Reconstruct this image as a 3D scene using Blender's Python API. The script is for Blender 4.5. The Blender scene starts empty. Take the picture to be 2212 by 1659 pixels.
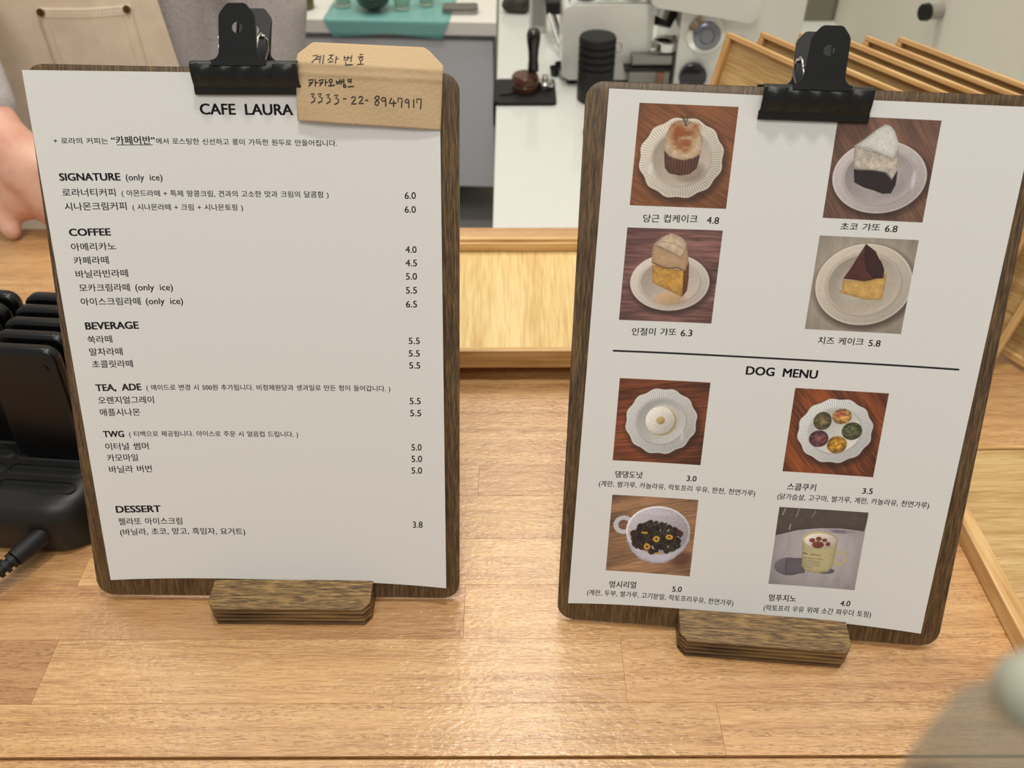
import bpy, bmesh, math, random
import numpy as np
from mathutils import Vector, Matrix
random.seed(7); PI=math.pi
TEXTS=[(0, 'CAFE LAURA', 0.4141, 0.0692, 0.6417, 0.0682, 0.0178, 'l', 0.03, 'title'), (0, '+ 로라의 커피는', 0.0464, 0.1227, 0.1794, 0.1218, 0.0108, 'k', 0, 'menu_line'), (0, '“카페어반”', 0.1877, 0.1222, 0.2949, 0.1211, 0.0141, 'k', 0.02, 'menu_line'), (0, '에서 로스팅한 신선하고 풍미 가득한 원두로 만들어집니다.', 0.2974, 0.1206, 0.744, 0.12, 0.0106, 'k', 0, 'menu_line'), (0, 'SIGNATURE', 0.0458, 0.1862, 0.1968, 0.1845, 0.0128, 'l', 0.035, 'heading'), (0, '(only ice)', 0.2099, 0.1844, 0.3014, 0.1835, 0.0111, 'l', -0.005, 'menu_line'), (0, '로라너티커피', 0.0468, 0.214, 0.1789, 0.2127, 0.0139, 'k', 0, 'menu_line'), (0, '( 아몬드라떼 + 특제 땅콩크림, 견과의 고소한 맛과 크림의 달콤함 )', 0.1938, 0.2125, 0.7157, 0.2095, 0.0113, 'k', 0, 'menu_line'), (0, '6.0', 0.908, 0.2087, 0.9362, 0.2082, 0.0116, 'l', 0, 'price'), (0, '시나몬크림커피', 0.0467, 0.2393, 0.2016, 0.2368, 0.0143, 'k', 0, 'menu_line'), (0, '( 시나몬라떼 + 크림 + 시나몬토핑 )', 0.2162, 0.2372, 0.4959, 0.2349, 0.0114, 'k', 0, 'menu_line'), (0, '6.0', 0.907, 0.2333, 0.9354, 0.2328, 0.0117, 'l', 0, 'price'), (0, 'COFFEE', 0.0468, 0.2849, 0.1519, 0.2832, 0.0128, 'l', 0.035, 'heading'), (0, '아메리카노', 0.046, 0.3125, 0.1596, 0.3101, 0.0142, 'k', 0, 'menu_line'), (0, '카페라떼', 0.0468, 0.3376, 0.1355, 0.3359, 0.0144, 'k', 0, 'menu_line'), (0, '바닐라빈라떼', 0.0463, 0.3629, 0.18, 0.3601, 0.0145, 'k', 0, 'menu_line'), (0, '모카크림라떼', 0.0493, 0.3888, 0.1792, 0.387, 0.0144, 'k', 0, 'menu_line'), (0, '(only ice)', 0.1935, 0.3854, 0.2913, 0.3842, 0.0118, 'l', -0.005, 'menu_line'), (0, '아이스크림라떼', 0.0472, 0.4151, 0.2016, 0.4133, 0.0145, 'k', 0, 'menu_line'), (0, '(only ice)', 0.2157, 0.4116, 0.3135, 0.4103, 0.0119, 'l', -0.005, 'menu_line'), (0, 'BEVERAGE', 0.0481, 0.4615, 0.188, 0.4592, 0.0137, 'l', 0.035, 'heading'), (0, '쑥라떼', 0.0483, 0.4888, 0.1123, 0.4875, 0.0147, 'k', 0, 'menu_line'), (0, '말차라떼', 0.0481, 0.5133, 0.1346, 0.512, 0.0149, 'k', 0, 'menu_line'), (0, '초콜릿라떼', 0.0495, 0.5378, 0.1569, 0.5362, 0.0147, 'k', 0, 'menu_line'), (0, 'TEA, ADE', 0.0482, 0.5846, 0.1705, 0.5827, 0.0134, 'l', 0.035, 'heading'), (0, '( 에이드로 변경 시 500원 추가됩니다. 비정제원당과 생과일로 만든 청이 들어갑니다. )', 0.1836, 0.5833, 0.8531, 0.5752, 0.0119, 'k', 0, 'menu_line'), (0, '오렌지얼그레이', 0.0497, 0.6113, 0.1992, 0.61, 0.0151, 'k', 0, 'menu_line'), (0, '애플시나몬', 0.0484, 0.6363, 0.1568, 0.6357, 0.0152, 'k', 0, 'menu_line'), (0, 'TWG', 0.0475, 0.6807, 0.1041, 0.6805, 0.0129, 'l', 0.035, 'heading'), (0, '( 티백으로 제공됩니다. 아이스로 주문 시 얼음컵 드립니다. )', 0.1174, 0.6805, 0.5887, 0.6759, 0.012, 'k', 0, 'menu_line'), (0, '이터널 썸머', 0.0478, 0.7084, 0.1657, 0.7077, 0.0153, 'k', 0, 'menu_line'), (0, '카모마일', 0.0476, 0.7327, 0.1321, 0.7324, 0.0154, 'k', 0, 'menu_line'), (0, '바닐라 버번', 0.0477, 0.7579, 0.1656, 0.7568, 0.0156, 'k', 0, 'menu_line'), (0, 'DESSERT', 0.0475, 0.8457, 0.1741, 0.8453, 0.0147, 'l', 0.035, 'heading'), (0, '젤라또 아이스크림', 0.0493, 0.8741, 0.2297, 0.8738, 0.0159, 'k', 0, 'menu_line'), (0, '(바닐라, 초코, 망고, 흑임자, 요거트)', 0.0487, 0.8978, 0.4097, 0.8956, 0.0153, 'k', 0, 'menu_line'), (1, '당근 컵케이크', 0.1113, 0.2237, 0.2471, 0.2199, 0.014, 'k', 0, 'menu_line'), (1, '4.8', 0.27, 0.2196, 0.3004, 0.2198, 0.0118, 'l', 0, 'price'), (1, '인절미 갸또', 0.1098, 0.432, 0.2258, 0.4282, 0.0143, 'k', 0, 'menu_line'), (1, '6.3', 0.2372, 0.4283, 0.2672, 0.4273, 0.0121, 'l', 0, 'price'), (1, '초코 갸또', 0.5988, 0.2187, 0.6943, 0.2168, 0.013, 'k', 0, 'menu_line'), (1, '6.8', 0.7065, 0.2174, 0.7366, 0.217, 0.0113, 'l', 0, 'price'), (1, '치즈 케이크', 0.5901, 0.4272, 0.7051, 0.4245, 0.0141, 'k', 0, 'menu_line'), (1, '5.8', 0.7178, 0.4247, 0.7475, 0.4244, 0.0119, 'l', 0, 'price'), (1, 'DOG MENU', 0.4184, 0.494, 0.604, 0.493, 0.0159, 'l', 0.03, 'title'), (1, '댕댕도넛', 0.102, 0.719, 0.1769, 0.7181, 0.0145, 'k', 0.014, 'menu_line'), (1, '3.0', 0.2987, 0.7172, 0.3257, 0.7168, 0.0113, 'l', 0.014, 'price'), (1, '(계란, 쌀가루, 카놀라유, 락토프리 우유, 한천, 천연가루)', 0.0588, 0.7389, 0.49, 0.739, 0.0124, 'k', 0, 'menu_line'), (1, '멍시리얼', 0.115, 0.9616, 0.1923, 0.9604, 0.0157, 'k', 0.014, 'menu_line'), (1, '5.0', 0.2964, 0.9623, 0.3237, 0.9614, 0.0122, 'l', 0.014, 'price'), (1, '(계란, 두부, 쌀가루, 고기분말, 락토프리우유, 천연가루)', 0.0527, 0.9806, 0.4754, 0.9844, 0.0135, 'k', 0, 'menu_line'), (1, '스쿱쿠키', 0.5729, 0.7204, 0.6494, 0.7184, 0.0149, 'k', 0.014, 'menu_line'), (1, '3.5', 0.7729, 0.7151, 0.8, 0.7142, 0.0114, 'l', 0.014, 'price'), (1, '(닭가슴살, 고구마, 쌀가루, 계란, 카놀라유, 천연가루)', 0.5506, 0.7415, 0.9506, 0.7325, 0.0128, 'k', 0, 'menu_line'), (1, '멍푸치노', 0.5721, 0.9656, 0.6486, 0.9626, 0.0158, 'k', 0.014, 'menu_line'), (1, '4.0', 0.7714, 0.9613, 0.7987, 0.9597, 0.012, 'l', 0.014, 'price'), (1, '(락토프리 우유 위에 소간 파우더 토핑)', 0.5625, 0.9882, 0.8603, 0.9798, 0.0139, 'k', 0, 'menu_line'), (0, '4.0', 0.906, 0.3056, 0.9348, 0.305, 0.012, 'l', 0, 'price'), (0, '4.5', 0.905, 0.3303, 0.9351, 0.3297, 0.0121, 'l', 0, 'price'), (0, '5.0', 0.9052, 0.3553, 0.9343, 0.3546, 0.0123, 'l', 0, 'price'), (0, '5.5', 0.9041, 0.3814, 0.9334, 0.3807, 0.0124, 'l', 0, 'price'), (0, '6.5', 0.9031, 0.4077, 0.9325, 0.407, 0.0125, 'l', 0, 'price'), (0, '5.5', 0.9076, 0.4783, 0.9376, 0.4775, 0.0123, 'l', 0, 'price'), (0, '5.5', 0.9067, 0.503, 0.9368, 0.5021, 0.0124, 'l', 0, 'price'), (0, '5.5', 0.907, 0.5269, 0.9373, 0.526, 0.0126, 'l', 0, 'price'), (0, '5.5', 0.9054, 0.5991, 0.9362, 0.5981, 0.0129, 'l', 0, 'price'), (0, '5.5', 0.9058, 0.624, 0.9367, 0.6229, 0.013, 'l', 0, 'price'), (0, '5.0', 0.9069, 0.6959, 0.9357, 0.6947, 0.0134, 'l', 0, 'price'), (0, '5.0', 0.9059, 0.7207, 0.9363, 0.7194, 0.0135, 'l', 0, 'price'), (0, '5.0', 0.905, 0.7457, 0.9355, 0.7444, 0.0136, 'l', 0, 'price'), (0, '3.8', 0.9044, 0.8659, 0.933, 0.8644, 0.0143, 'l', 0, 'price')]
PHOTOS=[('cupcake', [(0.0759, 0.021), (0.3136, 0.0206), (0.3139, 0.1926), (0.0745, 0.1949)], [['bg', (142, 88, 52), (-0.5, 1), 14, 0.16], ['plate', (0.4809, 0.5172), 0.4368, 0.3995, (204, 194, 178), (180, 166, 150), 1], ['ell', (0.5637, 0.637), 0.2081, 0.1383, (158, 140, 124), 0.35], ['poly', [(0.2974, 0.4478), (0.3237, 0.6152), (0.3744, 0.6673), (0.489, 0.6861), (0.5833, 0.6671), (0.6491, 0.6106), (0.6693, 0.4717)], (92, 56, 42), 0.25, 'v'], ['poly', [(0.2974, 0.4478), (0.2859, 0.3723), (0.3029, 0.2809), (0.3454, 0.1919), (0.4123, 0.1533), (0.4901, 0.1412), (0.5721, 0.165), (0.6276, 0.2305), (0.6788, 0.3116), (0.6784, 0.3875), (0.6693, 0.4717), (0.5973, 0.5127), (0.5037, 0.5347), (0.4223, 0.5225), (0.3557, 0.499)], (203, 176, 142), 0.25, ''], ['spot', (0.4675, 0.2895), 0.1663, 0.1504, (140, 78, 38)], ['spot', (0.4211, 0.231), 0.1106, 0.0899, (150, 84, 42)], ['spot', (0.5114, 0.3939), 0.0953, 0.0908, (150, 90, 50)], ['spot', (0.5968, 0.2392), 0.0713, 0.0901, (150, 90, 46)], ['spot', (0.4241, 0.3973), 0.0794, 0.053, (156, 100, 58)], ['line', [(0.4244, 0.093), (0.4669, 0.1466), (0.4888, 0.1983)], 0.0079, (52, 58, 40)], ['line', [(0.5034, 0.0928), (0.4993, 0.1528), (0.4935, 0.1981)], 0.0079, (52, 58, 40)], ['line', [(0.4635, 0.1168), (0.4853, 0.1684)], 0.0063, (60, 66, 46)], ['line', [(0.5326, 0.1665), (0.497, 0.201)], 0.0063, (52, 58, 40)], ['hl', (0.1777, 0.6284), 0.0351, 0.069, (235, 235, 235)]]), ('white_cake', [(0.5511, 0.0272), (0.7908, 0.0277), (0.7925, 0.1979), (0.5521, 0.1991)], [['bg', (118, 84, 68), (1, -0.7), 12, 0.18], ['plate', (0.4973, 0.5727), 0.464, 0.3588, (188, 178, 174), (160, 150, 150), 0], ['ell', (0.5462, 0.5966), 0.2758, 0.1987, (172, 162, 160), 0.3], ['poly', [(0.2329, 0.504), (0.2588, 0.6334), (0.3593, 0.6797), (0.4559, 0.7014), (0.5543, 0.7324), (0.6384, 0.7253), (0.6693, 0.637), (0.6647, 0.4987), (0.6174, 0.5624), (0.5482, 0.5196), (0.4213, 0.498)], (38, 26, 26), 0.3, ''], ['poly', [(0.2048, 0.2773), (0.2117, 0.3754), (0.2329, 0.504), (0.3299, 0.5039), (0.4531, 0.5042), (0.5648, 0.5265), (0.6228, 0.5929), (0.6552, 0.5145), (0.6519, 0.3924), (0.6312, 0.2419), (0.6019, 0.3872)], (196, 184, 168), 0.35, ''], ['poly', [(0.2048, 0.2773), (0.2951, 0.2053), (0.387, 0.1185), (0.468, 0.0595), (0.5238, 0.0747), (0.5694, 0.1173), (0.5967, 0.1684), (0.6373, 0.2417), (0.623, 0.333), (0.6019, 0.3872), (0.4875, 0.3471), (0.3734, 0.307)], (216, 214, 206), 0.12, ''], ['line', [(0.2048, 0.2773), (0.3734, 0.307), (0.4875, 0.3471), (0.6019, 0.3872)], 0.0078, (170, 162, 150)], ['line', [(0.2537, 0.5091), (0.4228, 0.5072), (0.5488, 0.5226), (0.6125, 0.578)], 0.0094, (110, 100, 98)], ['hl', (0.8373, 0.5827), 0.0307, 0.1223, (225, 225, 228)]]), ('cream_cake', [(0.0737, 0.2342), (0.3128, 0.2309), (0.313, 0.4012), (0.0735, 0.4038)], [['bg', (118, 82, 76), (0, 1), 9, 0.3], ['plate', (0.5048, 0.5705), 0.4221, 0.3073, (206, 194, 182), (186, 170, 158), 0], ['ell', (0.5221, 0.7488), 0.2172, 0.0938, (196, 160, 120), 0.5], ['poly', [(0.3007, 0.3842), (0.3234, 0.5773), (0.4428, 0.6323), (0.6533, 0.7231), (0.6961, 0.6566), (0.7008, 0.5209), (0.685, 0.337), (0.6386, 0.439)], (196, 148, 70), 0.35, ''], ['poly', [(0.6533, 0.7231), (0.6984, 0.648), (0.7008, 0.5209), (0.685, 0.337), (0.6541, 0.4301), (0.6386, 0.439)], (110, 66, 36), 0.2, ''], ['poly', [(0.2906, 0.1681), (0.284, 0.2678), (0.2907, 0.3678), (0.3512, 0.3907), (0.4197, 0.4101), (0.4871, 0.4194), (0.5689, 0.408), (0.6386, 0.439), (0.6584, 0.4383), (0.6801, 0.3372), (0.6642, 0.2546), (0.6349, 0.14), (0.5973, 0.2901)], (190, 154, 118), 0.12, ''], ['poly', [(0.2906, 0.1681), (0.3701, 0.0912), (0.4637, 0.0439), (0.5483, 0.0689), (0.61, 0.1079), (0.6358, 0.1482), (0.631, 0.2226), (0.5933, 0.2986), (0.485, 0.2442), (0.3811, 0.1981)], (208, 184, 154), 0.25, ''], ['line', [(0.3156, 0.3669), (0.4197, 0.4101), (0.4871, 0.4194), (0.5689, 0.408), (0.6382, 0.4357)], 0.0079, (84, 48, 26)], ['line', [(0.3743, 0.1323), (0.4581, 0.1459), (0.5254, 0.1601), (0.631, 0.2226)], 0.0047, (160, 120, 90)]]), ('cheesecake', [(0.5521, 0.2301), (0.7921, 0.2286), (0.793, 0.3982), (0.552, 0.4003)], [['bg', (172, 160, 144), (1, 0), 3, 0.05], ['plate', (0.5306, 0.4951), 0.4951, 0.4332, (196, 184, 168), (176, 164, 148), 0], ['ell', (0.5515, 0.524), 0.3175, 0.265, (190, 180, 164), 0.5], ['poly', [(0.3121, 0.4532), (0.3075, 0.5034), (0.3223, 0.5445), (0.2892, 0.5882), (0.4223, 0.6147), (0.5568, 0.6495), (0.7406, 0.6447), (0.7488, 0.4637), (0.7365, 0.3483), (0.7057, 0.3995), (0.5392, 0.4513)], (206, 164, 92), 0.2, ''], ['poly', [(0.4815, 0.066), (0.5973, 0.1418), (0.6828, 0.2686), (0.7131, 0.333), (0.708, 0.4126), (0.6454, 0.4192), (0.5855, 0.4423), (0.5239, 0.4554), (0.4265, 0.4472), (0.31, 0.4399), (0.3729, 0.3173), (0.43, 0.1828)], (84, 40, 34), 0.25, ''], ['poly', [(0.4815, 0.066), (0.5973, 0.1418), (0.6828, 0.2686), (0.7129, 0.3495), (0.7159, 0.4122), (0.6144, 0.4241), (0.5365, 0.342), (0.4827, 0.213)], (58, 26, 24), 0.2, ''], ['line', [(0.6019, 0.1497), (0.6507, 0.2209)], 0.0078, (220, 190, 130)]]), ('donut', [(0.0899, 0.5159), (0.3302, 0.5145), (0.3314, 0.6822), (0.0911, 0.6827)], [['bg', (118, 62, 34), (0.15, 1), 10, 0.3], ['plate', (0.5046, 0.4954), 0.4052, 0.4027, (196, 194, 190), (186, 184, 178), 1], ['ell', (0.53, 0.4675), 0.2052, 0.2019, (206, 204, 196), 0.3], ['ell', (0.5058, 0.4892), 0.1718, 0.178, (196, 178, 130), 0.1], ['ell', (0.4901, 0.482), 0.1606, 0.1678, (222, 216, 206), 0.1], ['ell', (0.4976, 0.4816), 0.0504, 0.0485, (186, 160, 110), 0.1], ['hl', (0.7559, 0.6584), 0.0187, 0.1021, (225, 225, 220)]]), ('scoop_cookies', [(0.5521, 0.5138), (0.7922, 0.5116), (0.7934, 0.6797), (0.5534, 0.6822)], [['bg', (128, 66, 32), (0.8, -0.7), 12, 0.3], ['plate', (0.5005, 0.4787), 0.4104, 0.389, (204, 204, 202), (206, 202, 196), 1], ['scoop', (0.3497, 0.3676), 0.0978, 0.1072, (96, 86, 58)], ['scoop', (0.5499, 0.3011), 0.1048, 0.0919, (176, 130, 72)], ['scoop', (0.6824, 0.466), 0.1089, 0.1054, (78, 82, 52)], ['scoop', (0.3391, 0.58), 0.1061, 0.1001, (104, 62, 66)], ['scoop', (0.5469, 0.6386), 0.1078, 0.1046, (178, 130, 46)], ['spot', (0.5314, 0.2812), 0.0666, 0.0522, (150, 70, 66)]]), ('cereal_cup', [(0.0991, 0.7555), (0.3381, 0.7557), (0.3413, 0.9246), (0.1006, 0.9225)], [['bg', (156, 116, 84), (0.25, 1), 12, 0.22], ['ell', (0.8673, 0.7741), 0.1759, 0.1546, (96, 60, 42), 0.6], ['ring', (0.1646, 0.3806), 0.1219, 0.1202, 0.0571, (200, 194, 198)], ['poly', [(0.1942, 0.4269), (0.2128, 0.5801), (0.2891, 0.73), (0.3965, 0.8222), (0.5393, 0.8625), (0.6772, 0.8515), (0.789, 0.7802), (0.8955, 0.6609), (0.9504, 0.5245), (0.9453, 0.4153)], (198, 194, 206), 0.08, ''], ['ell', (0.5716, 0.4342), 0.3747, 0.3205, (214, 210, 212), 0.05], ['ell', (0.572, 0.4386), 0.3552, 0.3009, (178, 170, 176), 0.2], ['rings', (0.5637, 0.5206), 0.2933, 0.208, 0], ['hl', (0.5583, 0.2038), 0.2329, 0.0431, (205, 205, 215)]]), ('puppy_cup', [(0.5606, 0.7574), (0.7997, 0.7535), (0.8028, 0.9231), (0.5643, 0.9265)], [['bg', (174, 166, 168), (1, 0), 2, 0.04], ['poly', [(-0.0601, -0.0411), (1.0197, -0.0504), (0.9864, 0.2366), (0.7242, 0.2224), (0.4845, 0.236), (0.2466, 0.2767), (-0.008, 0.3651)], (84, 74, 66), 0.15, ''], ['line', [(0.0694, 0.0172), (0.0495, 0.0978)], 0.0126, (170, 155, 140)], ['line', [(0.2283, -0.0053), (0.2075, 0.109)], 0.0108, (150, 140, 128)], ['line', [(0.4141, 0.0264), (0.3838, 0.0961)], 0.0108, (140, 130, 118)], ['line', [(0.1567, 0.215), (0.1481, 0.2727)], 0.0144, (170, 155, 140)], ['spot', (0.7303, 0.2628), 0.2186, 0.0315, (120, 112, 130)], ['ell', (0.2082, 0.7538), 0.1723, 0.1167, (104, 96, 104), 0.0], ['poly', [(0.1524, 0.6455), (0.3469, 0.6343), (0.4039, 0.8224), (0.1823, 0.8721)], (104, 96, 104), 0, ''], ['ell', (0.6237, 0.7755), 0.1114, 0.0418, (104, 96, 104), 0], ['ring', (0.7671, 0.6), 0.0763, 0.101, 0.0284, (190, 176, 128)], ['poly', [(0.3179, 0.4091), (0.3501, 0.7326), (0.4, 0.7944), (0.5269, 0.8167), (0.6666, 0.7883), (0.7052, 0.703), (0.7146, 0.4125)], (192, 178, 134), 0.06, ''], ['ell', (0.5147, 0.3891), 0.1968, 0.1091, (186, 170, 120), 0], ['ell', (0.52, 0.3979), 0.1808, 0.0954, (216, 206, 200), 0.1], ['ell', (0.4987, 0.4479), 0.0685, 0.0456, (120, 64, 46), 0.2], ['ell', (0.4262, 0.396), 0.0342, 0.0273, (128, 70, 52), 0.2], ['ell', (0.498, 0.372), 0.0342, 0.0272, (120, 64, 46), 0.2], ['ell', (0.5668, 0.3851), 0.0301, 0.0249, (128, 70, 52), 0.2], ['ell', (0.6102, 0.4322), 0.028, 0.0273, (124, 68, 50), 0.2], ['line', [(0.3475, 0.5642), (0.3941, 0.5745)], 0.0108, (80, 72, 60)], ['line', [(0.4318, 0.5807), (0.5444, 0.5809)], 0.009, (90, 82, 66)], ['line', [(0.3459, 0.6274), (0.587, 0.6357)], 0.0072, (120, 110, 88)], ['line', [(0.3498, 0.6551), (0.5671, 0.6676)], 0.0072, (120, 110, 88)], ['line', [(0.3536, 0.6829), (0.5505, 0.6948)], 0.0072, (120, 110, 88)], ['line', [(0.3636, 0.7103), (0.5549, 0.7249)], 0.0072, (120, 110, 88)], ['line', [(0.3715, 0.7378), (0.4769, 0.7549)], 0.0072, (120, 110, 88)]])]
RULE=[(0.06496, 0.46327), (0.95181, 0.45602)]
UNDER=[(0.19975, 0.12299), (0.28825, 0.12214)]
HAND=[[(0.0436, 0.31531), (0.04603, 0.31584), (0.04561, 0.31437), (0.04357, 0.31224)], [(0.04564, 0.31478), (0.04741, 0.31496)], [(0.0453, 0.3136), (0.04734, 0.3139)], [(0.04759, 0.31566), (0.04747, 0.31213)], [(0.04918, 0.31596), (0.04907, 0.31166)], [(0.05168, 0.31567), (0.0542, 0.31585)], [(0.05325, 0.31567), (0.05266, 0.31438), (0.05138, 0.3132)], [(0.05286, 0.31449), (0.05411, 0.31344)], [(0.05297, 0.31332), (0.05278, 0.31243)], [(0.05176, 0.31231), (0.05443, 0.31255)], [(0.05562, 0.31538), (0.05539, 0.31184)], [(0.05552, 0.31391), (0.05691, 0.31403)], [(0.05965, 0.3155), (0.05963, 0.31321), (0.0614, 0.31333)], [(0.0616, 0.31551), (0.0614, 0.31333)], [(0.05958, 0.31439), (0.06147, 0.31451)], [(0.06184, 0.31439), (0.06311, 0.31451)], [(0.06331, 0.31586), (0.06312, 0.31262)], [(0.0606, 0.31262), (0.06064, 0.31108), (0.0643, 0.3112)], [(0.06709, 0.31598), (0.0688, 0.31622)], [(0.06627, 0.31481), (0.06924, 0.3151)], [(0.06892, 0.31393), (0.06879, 0.31354), (0.06848, 0.31326), (0.06806, 0.31316), (0.06766, 0.31326), (0.06738, 0.31354), (0.06729, 0.31392), (0.06742, 0.31431), (0.06773, 0.31459), (0.06815, 0.31469), (0.06855, 0.31459), (0.06883, 0.31431), (0.06892, 0.31393)], [(0.06806, 0.31304), (0.06809, 0.31145)], [(0.06638, 0.31127), (0.06986, 0.31145)], [(0.04136, 0.3038), (0.04393, 0.30428), (0.04325, 0.30278), (0.04133, 0.30092)], [(0.04139, 0.30248), (0.04339, 0.3029)], [(0.04489, 0.3044), (0.04464, 0.30093)], [(0.04476, 0.30261), (0.04618, 0.30285)], [(0.04643, 0.30369), (0.04888, 0.30429), (0.04833, 0.30279), (0.04675, 0.30105)], [(0.04666, 0.30249), (0.04846, 0.30291)], [(0.04996, 0.30441), (0.04973, 0.30105)], [(0.04985, 0.30273), (0.05113, 0.30291)], [(0.05339, 0.30352), (0.05325, 0.30313), (0.05293, 0.30284), (0.05251, 0.30274), (0.05211, 0.30284), (0.05183, 0.30313), (0.05174, 0.30351), (0.05188, 0.3039), (0.0522, 0.30419), (0.05262, 0.30429), (0.05302, 0.30419), (0.05331, 0.30391), (0.05339, 0.30352)], [(0.05251, 0.30262), (0.05242, 0.30136)], [(0.05114, 0.30118), (0.05452, 0.30142)], [(0.05544, 0.30382), (0.05552, 0.30214), (0.05706, 0.30232)], [(0.05711, 0.30412), (0.05706, 0.30232)], [(0.05544, 0.30292), (0.05711, 0.30322)], [(0.05789, 0.30442), (0.05791, 0.30179)], [(0.05794, 0.30322), (0.0589, 0.30334)], [(0.05923, 0.30472), (0.05924, 0.30167)], [(0.06015, 0.30107), (0.06005, 0.30077), (0.0598, 0.30055), (0.05948, 0.30047), (0.05917, 0.30055), (0.05895, 0.30077), (0.05888, 0.30107), (0.05899, 0.30137), (0.05923, 0.30159), (0.05955, 0.30167), (0.05987, 0.30159), (0.06009, 0.30137), (0.06015, 0.30107)], [(0.06103, 0.30401), (0.06327, 0.30443), (0.06272, 0.30251)], [(0.06116, 0.30311), (0.06296, 0.30347)], [(0.06102, 0.30071), (0.06421, 0.30095)], [(0.04214, 0.29713), (0.04395, 0.29749), (0.04282, 0.29604), (0.04404, 0.29522), (0.04381, 0.29386), (0.04195, 0.29295)], [(0.04566, 0.29713), (0.04769, 0.2975), (0.04644, 0.29605), (0.04782, 0.29523), (0.04758, 0.29387), (0.0455, 0.29295)], [(0.04989, 0.29684), (0.0517, 0.2972), (0.05058, 0.29575), (0.0518, 0.29493), (0.05159, 0.29357), (0.04973, 0.29265)], [(0.0539, 0.29653), (0.05593, 0.29691), (0.05469, 0.2954), (0.05607, 0.29455), (0.05584, 0.29313), (0.05376, 0.29217)], [(0.05838, 0.29497), (0.06004, 0.29503)], [(0.06254, 0.29526), (0.06339, 0.29601), (0.06458, 0.29583), (0.06438, 0.29451), (0.06238, 0.29244), (0.06507, 0.29256)], [(0.06638, 0.29541), (0.06718, 0.29614), (0.06832, 0.29596), (0.06812, 0.29469), (0.06623, 0.29268), (0.06879, 0.29279)], [(0.06957, 0.29427), (0.07123, 0.29432)], [(0.07684, 0.29611), (0.07541, 0.29633), (0.07451, 0.29542), (0.07561, 0.29443), (0.07669, 0.29315), (0.07576, 0.29178), (0.07449, 0.29224), (0.07469, 0.29338), (0.07664, 0.29497), (0.07684, 0.29611)], [(0.08011, 0.29528), (0.07884, 0.29573), (0.07779, 0.29482), (0.07847, 0.29382), (0.07977, 0.29414), (0.08017, 0.29528), (0.07998, 0.29118)], [(0.08321, 0.29544), (0.08175, 0.29282), (0.08559, 0.29304)], [(0.0842, 0.29435), (0.08398, 0.29107)], [(0.08637, 0.2935), (0.08638, 0.29532), (0.0885, 0.29519), (0.08796, 0.29077)], [(0.09179, 0.29441), (0.09071, 0.29484), (0.08983, 0.29397), (0.0904, 0.29301), (0.0915, 0.29332), (0.09183, 0.29441), (0.09169, 0.29047)], [(0.09428, 0.29485), (0.09413, 0.2906)], [(0.09581, 0.29298), (0.0958, 0.29497), (0.09815, 0.29483), (0.09759, 0.28999)]]
FR=[[[-0.144861, 0.323419, 0.004], [0.999945, -0.010529, 0.0], [0.003959, 0.376016, 0.926605], [-0.009756, -0.926553, 0.376037]], [[0.13889, 0.297802, 0.004], [0.99572, -0.09242, 0.0], [0.03727, 0.401543, 0.915082], [-0.084572, -0.911165, 0.403269]]]
BQ=[[[-0.10407, 0.31172], [0.11734, 0.30759], [0.11171, -0.00013], [-0.11312, 0.00093]], [[-0.11319, 0.30922], [0.11168, 0.30923], [0.11261, -0.00033], [-0.11236, -0.00065]]]
PQ=[[[-0.10387, 0.3086], [0.10753, 0.30623], [0.10435, 0.01042], [-0.10094, 0.01485]], [[-0.1014, 0.3058], [0.10608, 0.30388], [0.09931, 0.01111], [-0.10623, 0.01369]]]
CAMH=0.462197720843246
PITCH=0.7184093986777469
ROLL=-0.0026965104368459982
FPX=1891.4589537243185

SC=bpy.context.scene; COL=SC.collection
# ---------------- camera, world, lights, exposure ----------------
cr=Vector((1,0,0)); cf=Vector((0,math.cos(PITCH),-math.sin(PITCH))); cu=cr.cross(cf)
R_=cr*math.cos(ROLL)+cu*math.sin(ROLL); U_=cu*math.cos(ROLL)-cr*math.sin(ROLL)
cd=bpy.data.cameras.new('camera'); cam=bpy.data.objects.new('camera',cd); COL.objects.link(cam)
M=Matrix((R_,U_,-cf)).transposed().to_4x4(); M.translation=Vector((0,0,CAMH)); cam.matrix_world=M
cd.sensor_width=36; cd.lens=36*FPX/2212; cd.clip_start=.01
cd.dof.use_dof=True; cd.dof.focus_distance=.49; cd.dof.aperture_fstop=11.5
SC.camera=cam
w=bpy.data.worlds.new('room_light'); SC.world=w; w.use_nodes=True
w.node_tree.nodes['Background'].inputs[0].default_value=(1,.975,.935,1); w.node_tree.nodes['Background'].inputs[1].default_value=.46
def area(name,loc,size,power,col=(1,.965,.895),sy=None,rot=(0,0,0),spread=None):
    l=bpy.data.lights.new(name,'AREA'); l.energy=power; l.color=col; l.size=size
    if sy: l.shape='RECTANGLE'; l.size_y=sy
    else: l.shape='DISK'
    if spread: l.spread=spread
    o=bpy.data.objects.new(name,l); COL.objects.link(o); o.location=loc; o.rotation_euler=rot; return o
area('ceiling_lamp_or_fill',(.02,.42,1.75),.16,11)
area('ceiling_lamp_or_fill',(.05,1.55,1.75),.24,12,sy=.8)
area('ceiling_lamp_or_fill',(-.75,1.5,1.75),.5,9)
area('ceiling_lamp_or_fill',(.75,.9,1.75),.25,7)
area('ceiling_lamp_or_fill',(-.2,-.7,1.75),1.0,19)  # front fill added to brighten the person, not a known fixture
SC.view_settings.view_transform='Standard'; SC.view_settings.look='None'; SC.view_settings.exposure=-0.12; SC.view_settings.gamma=1
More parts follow.
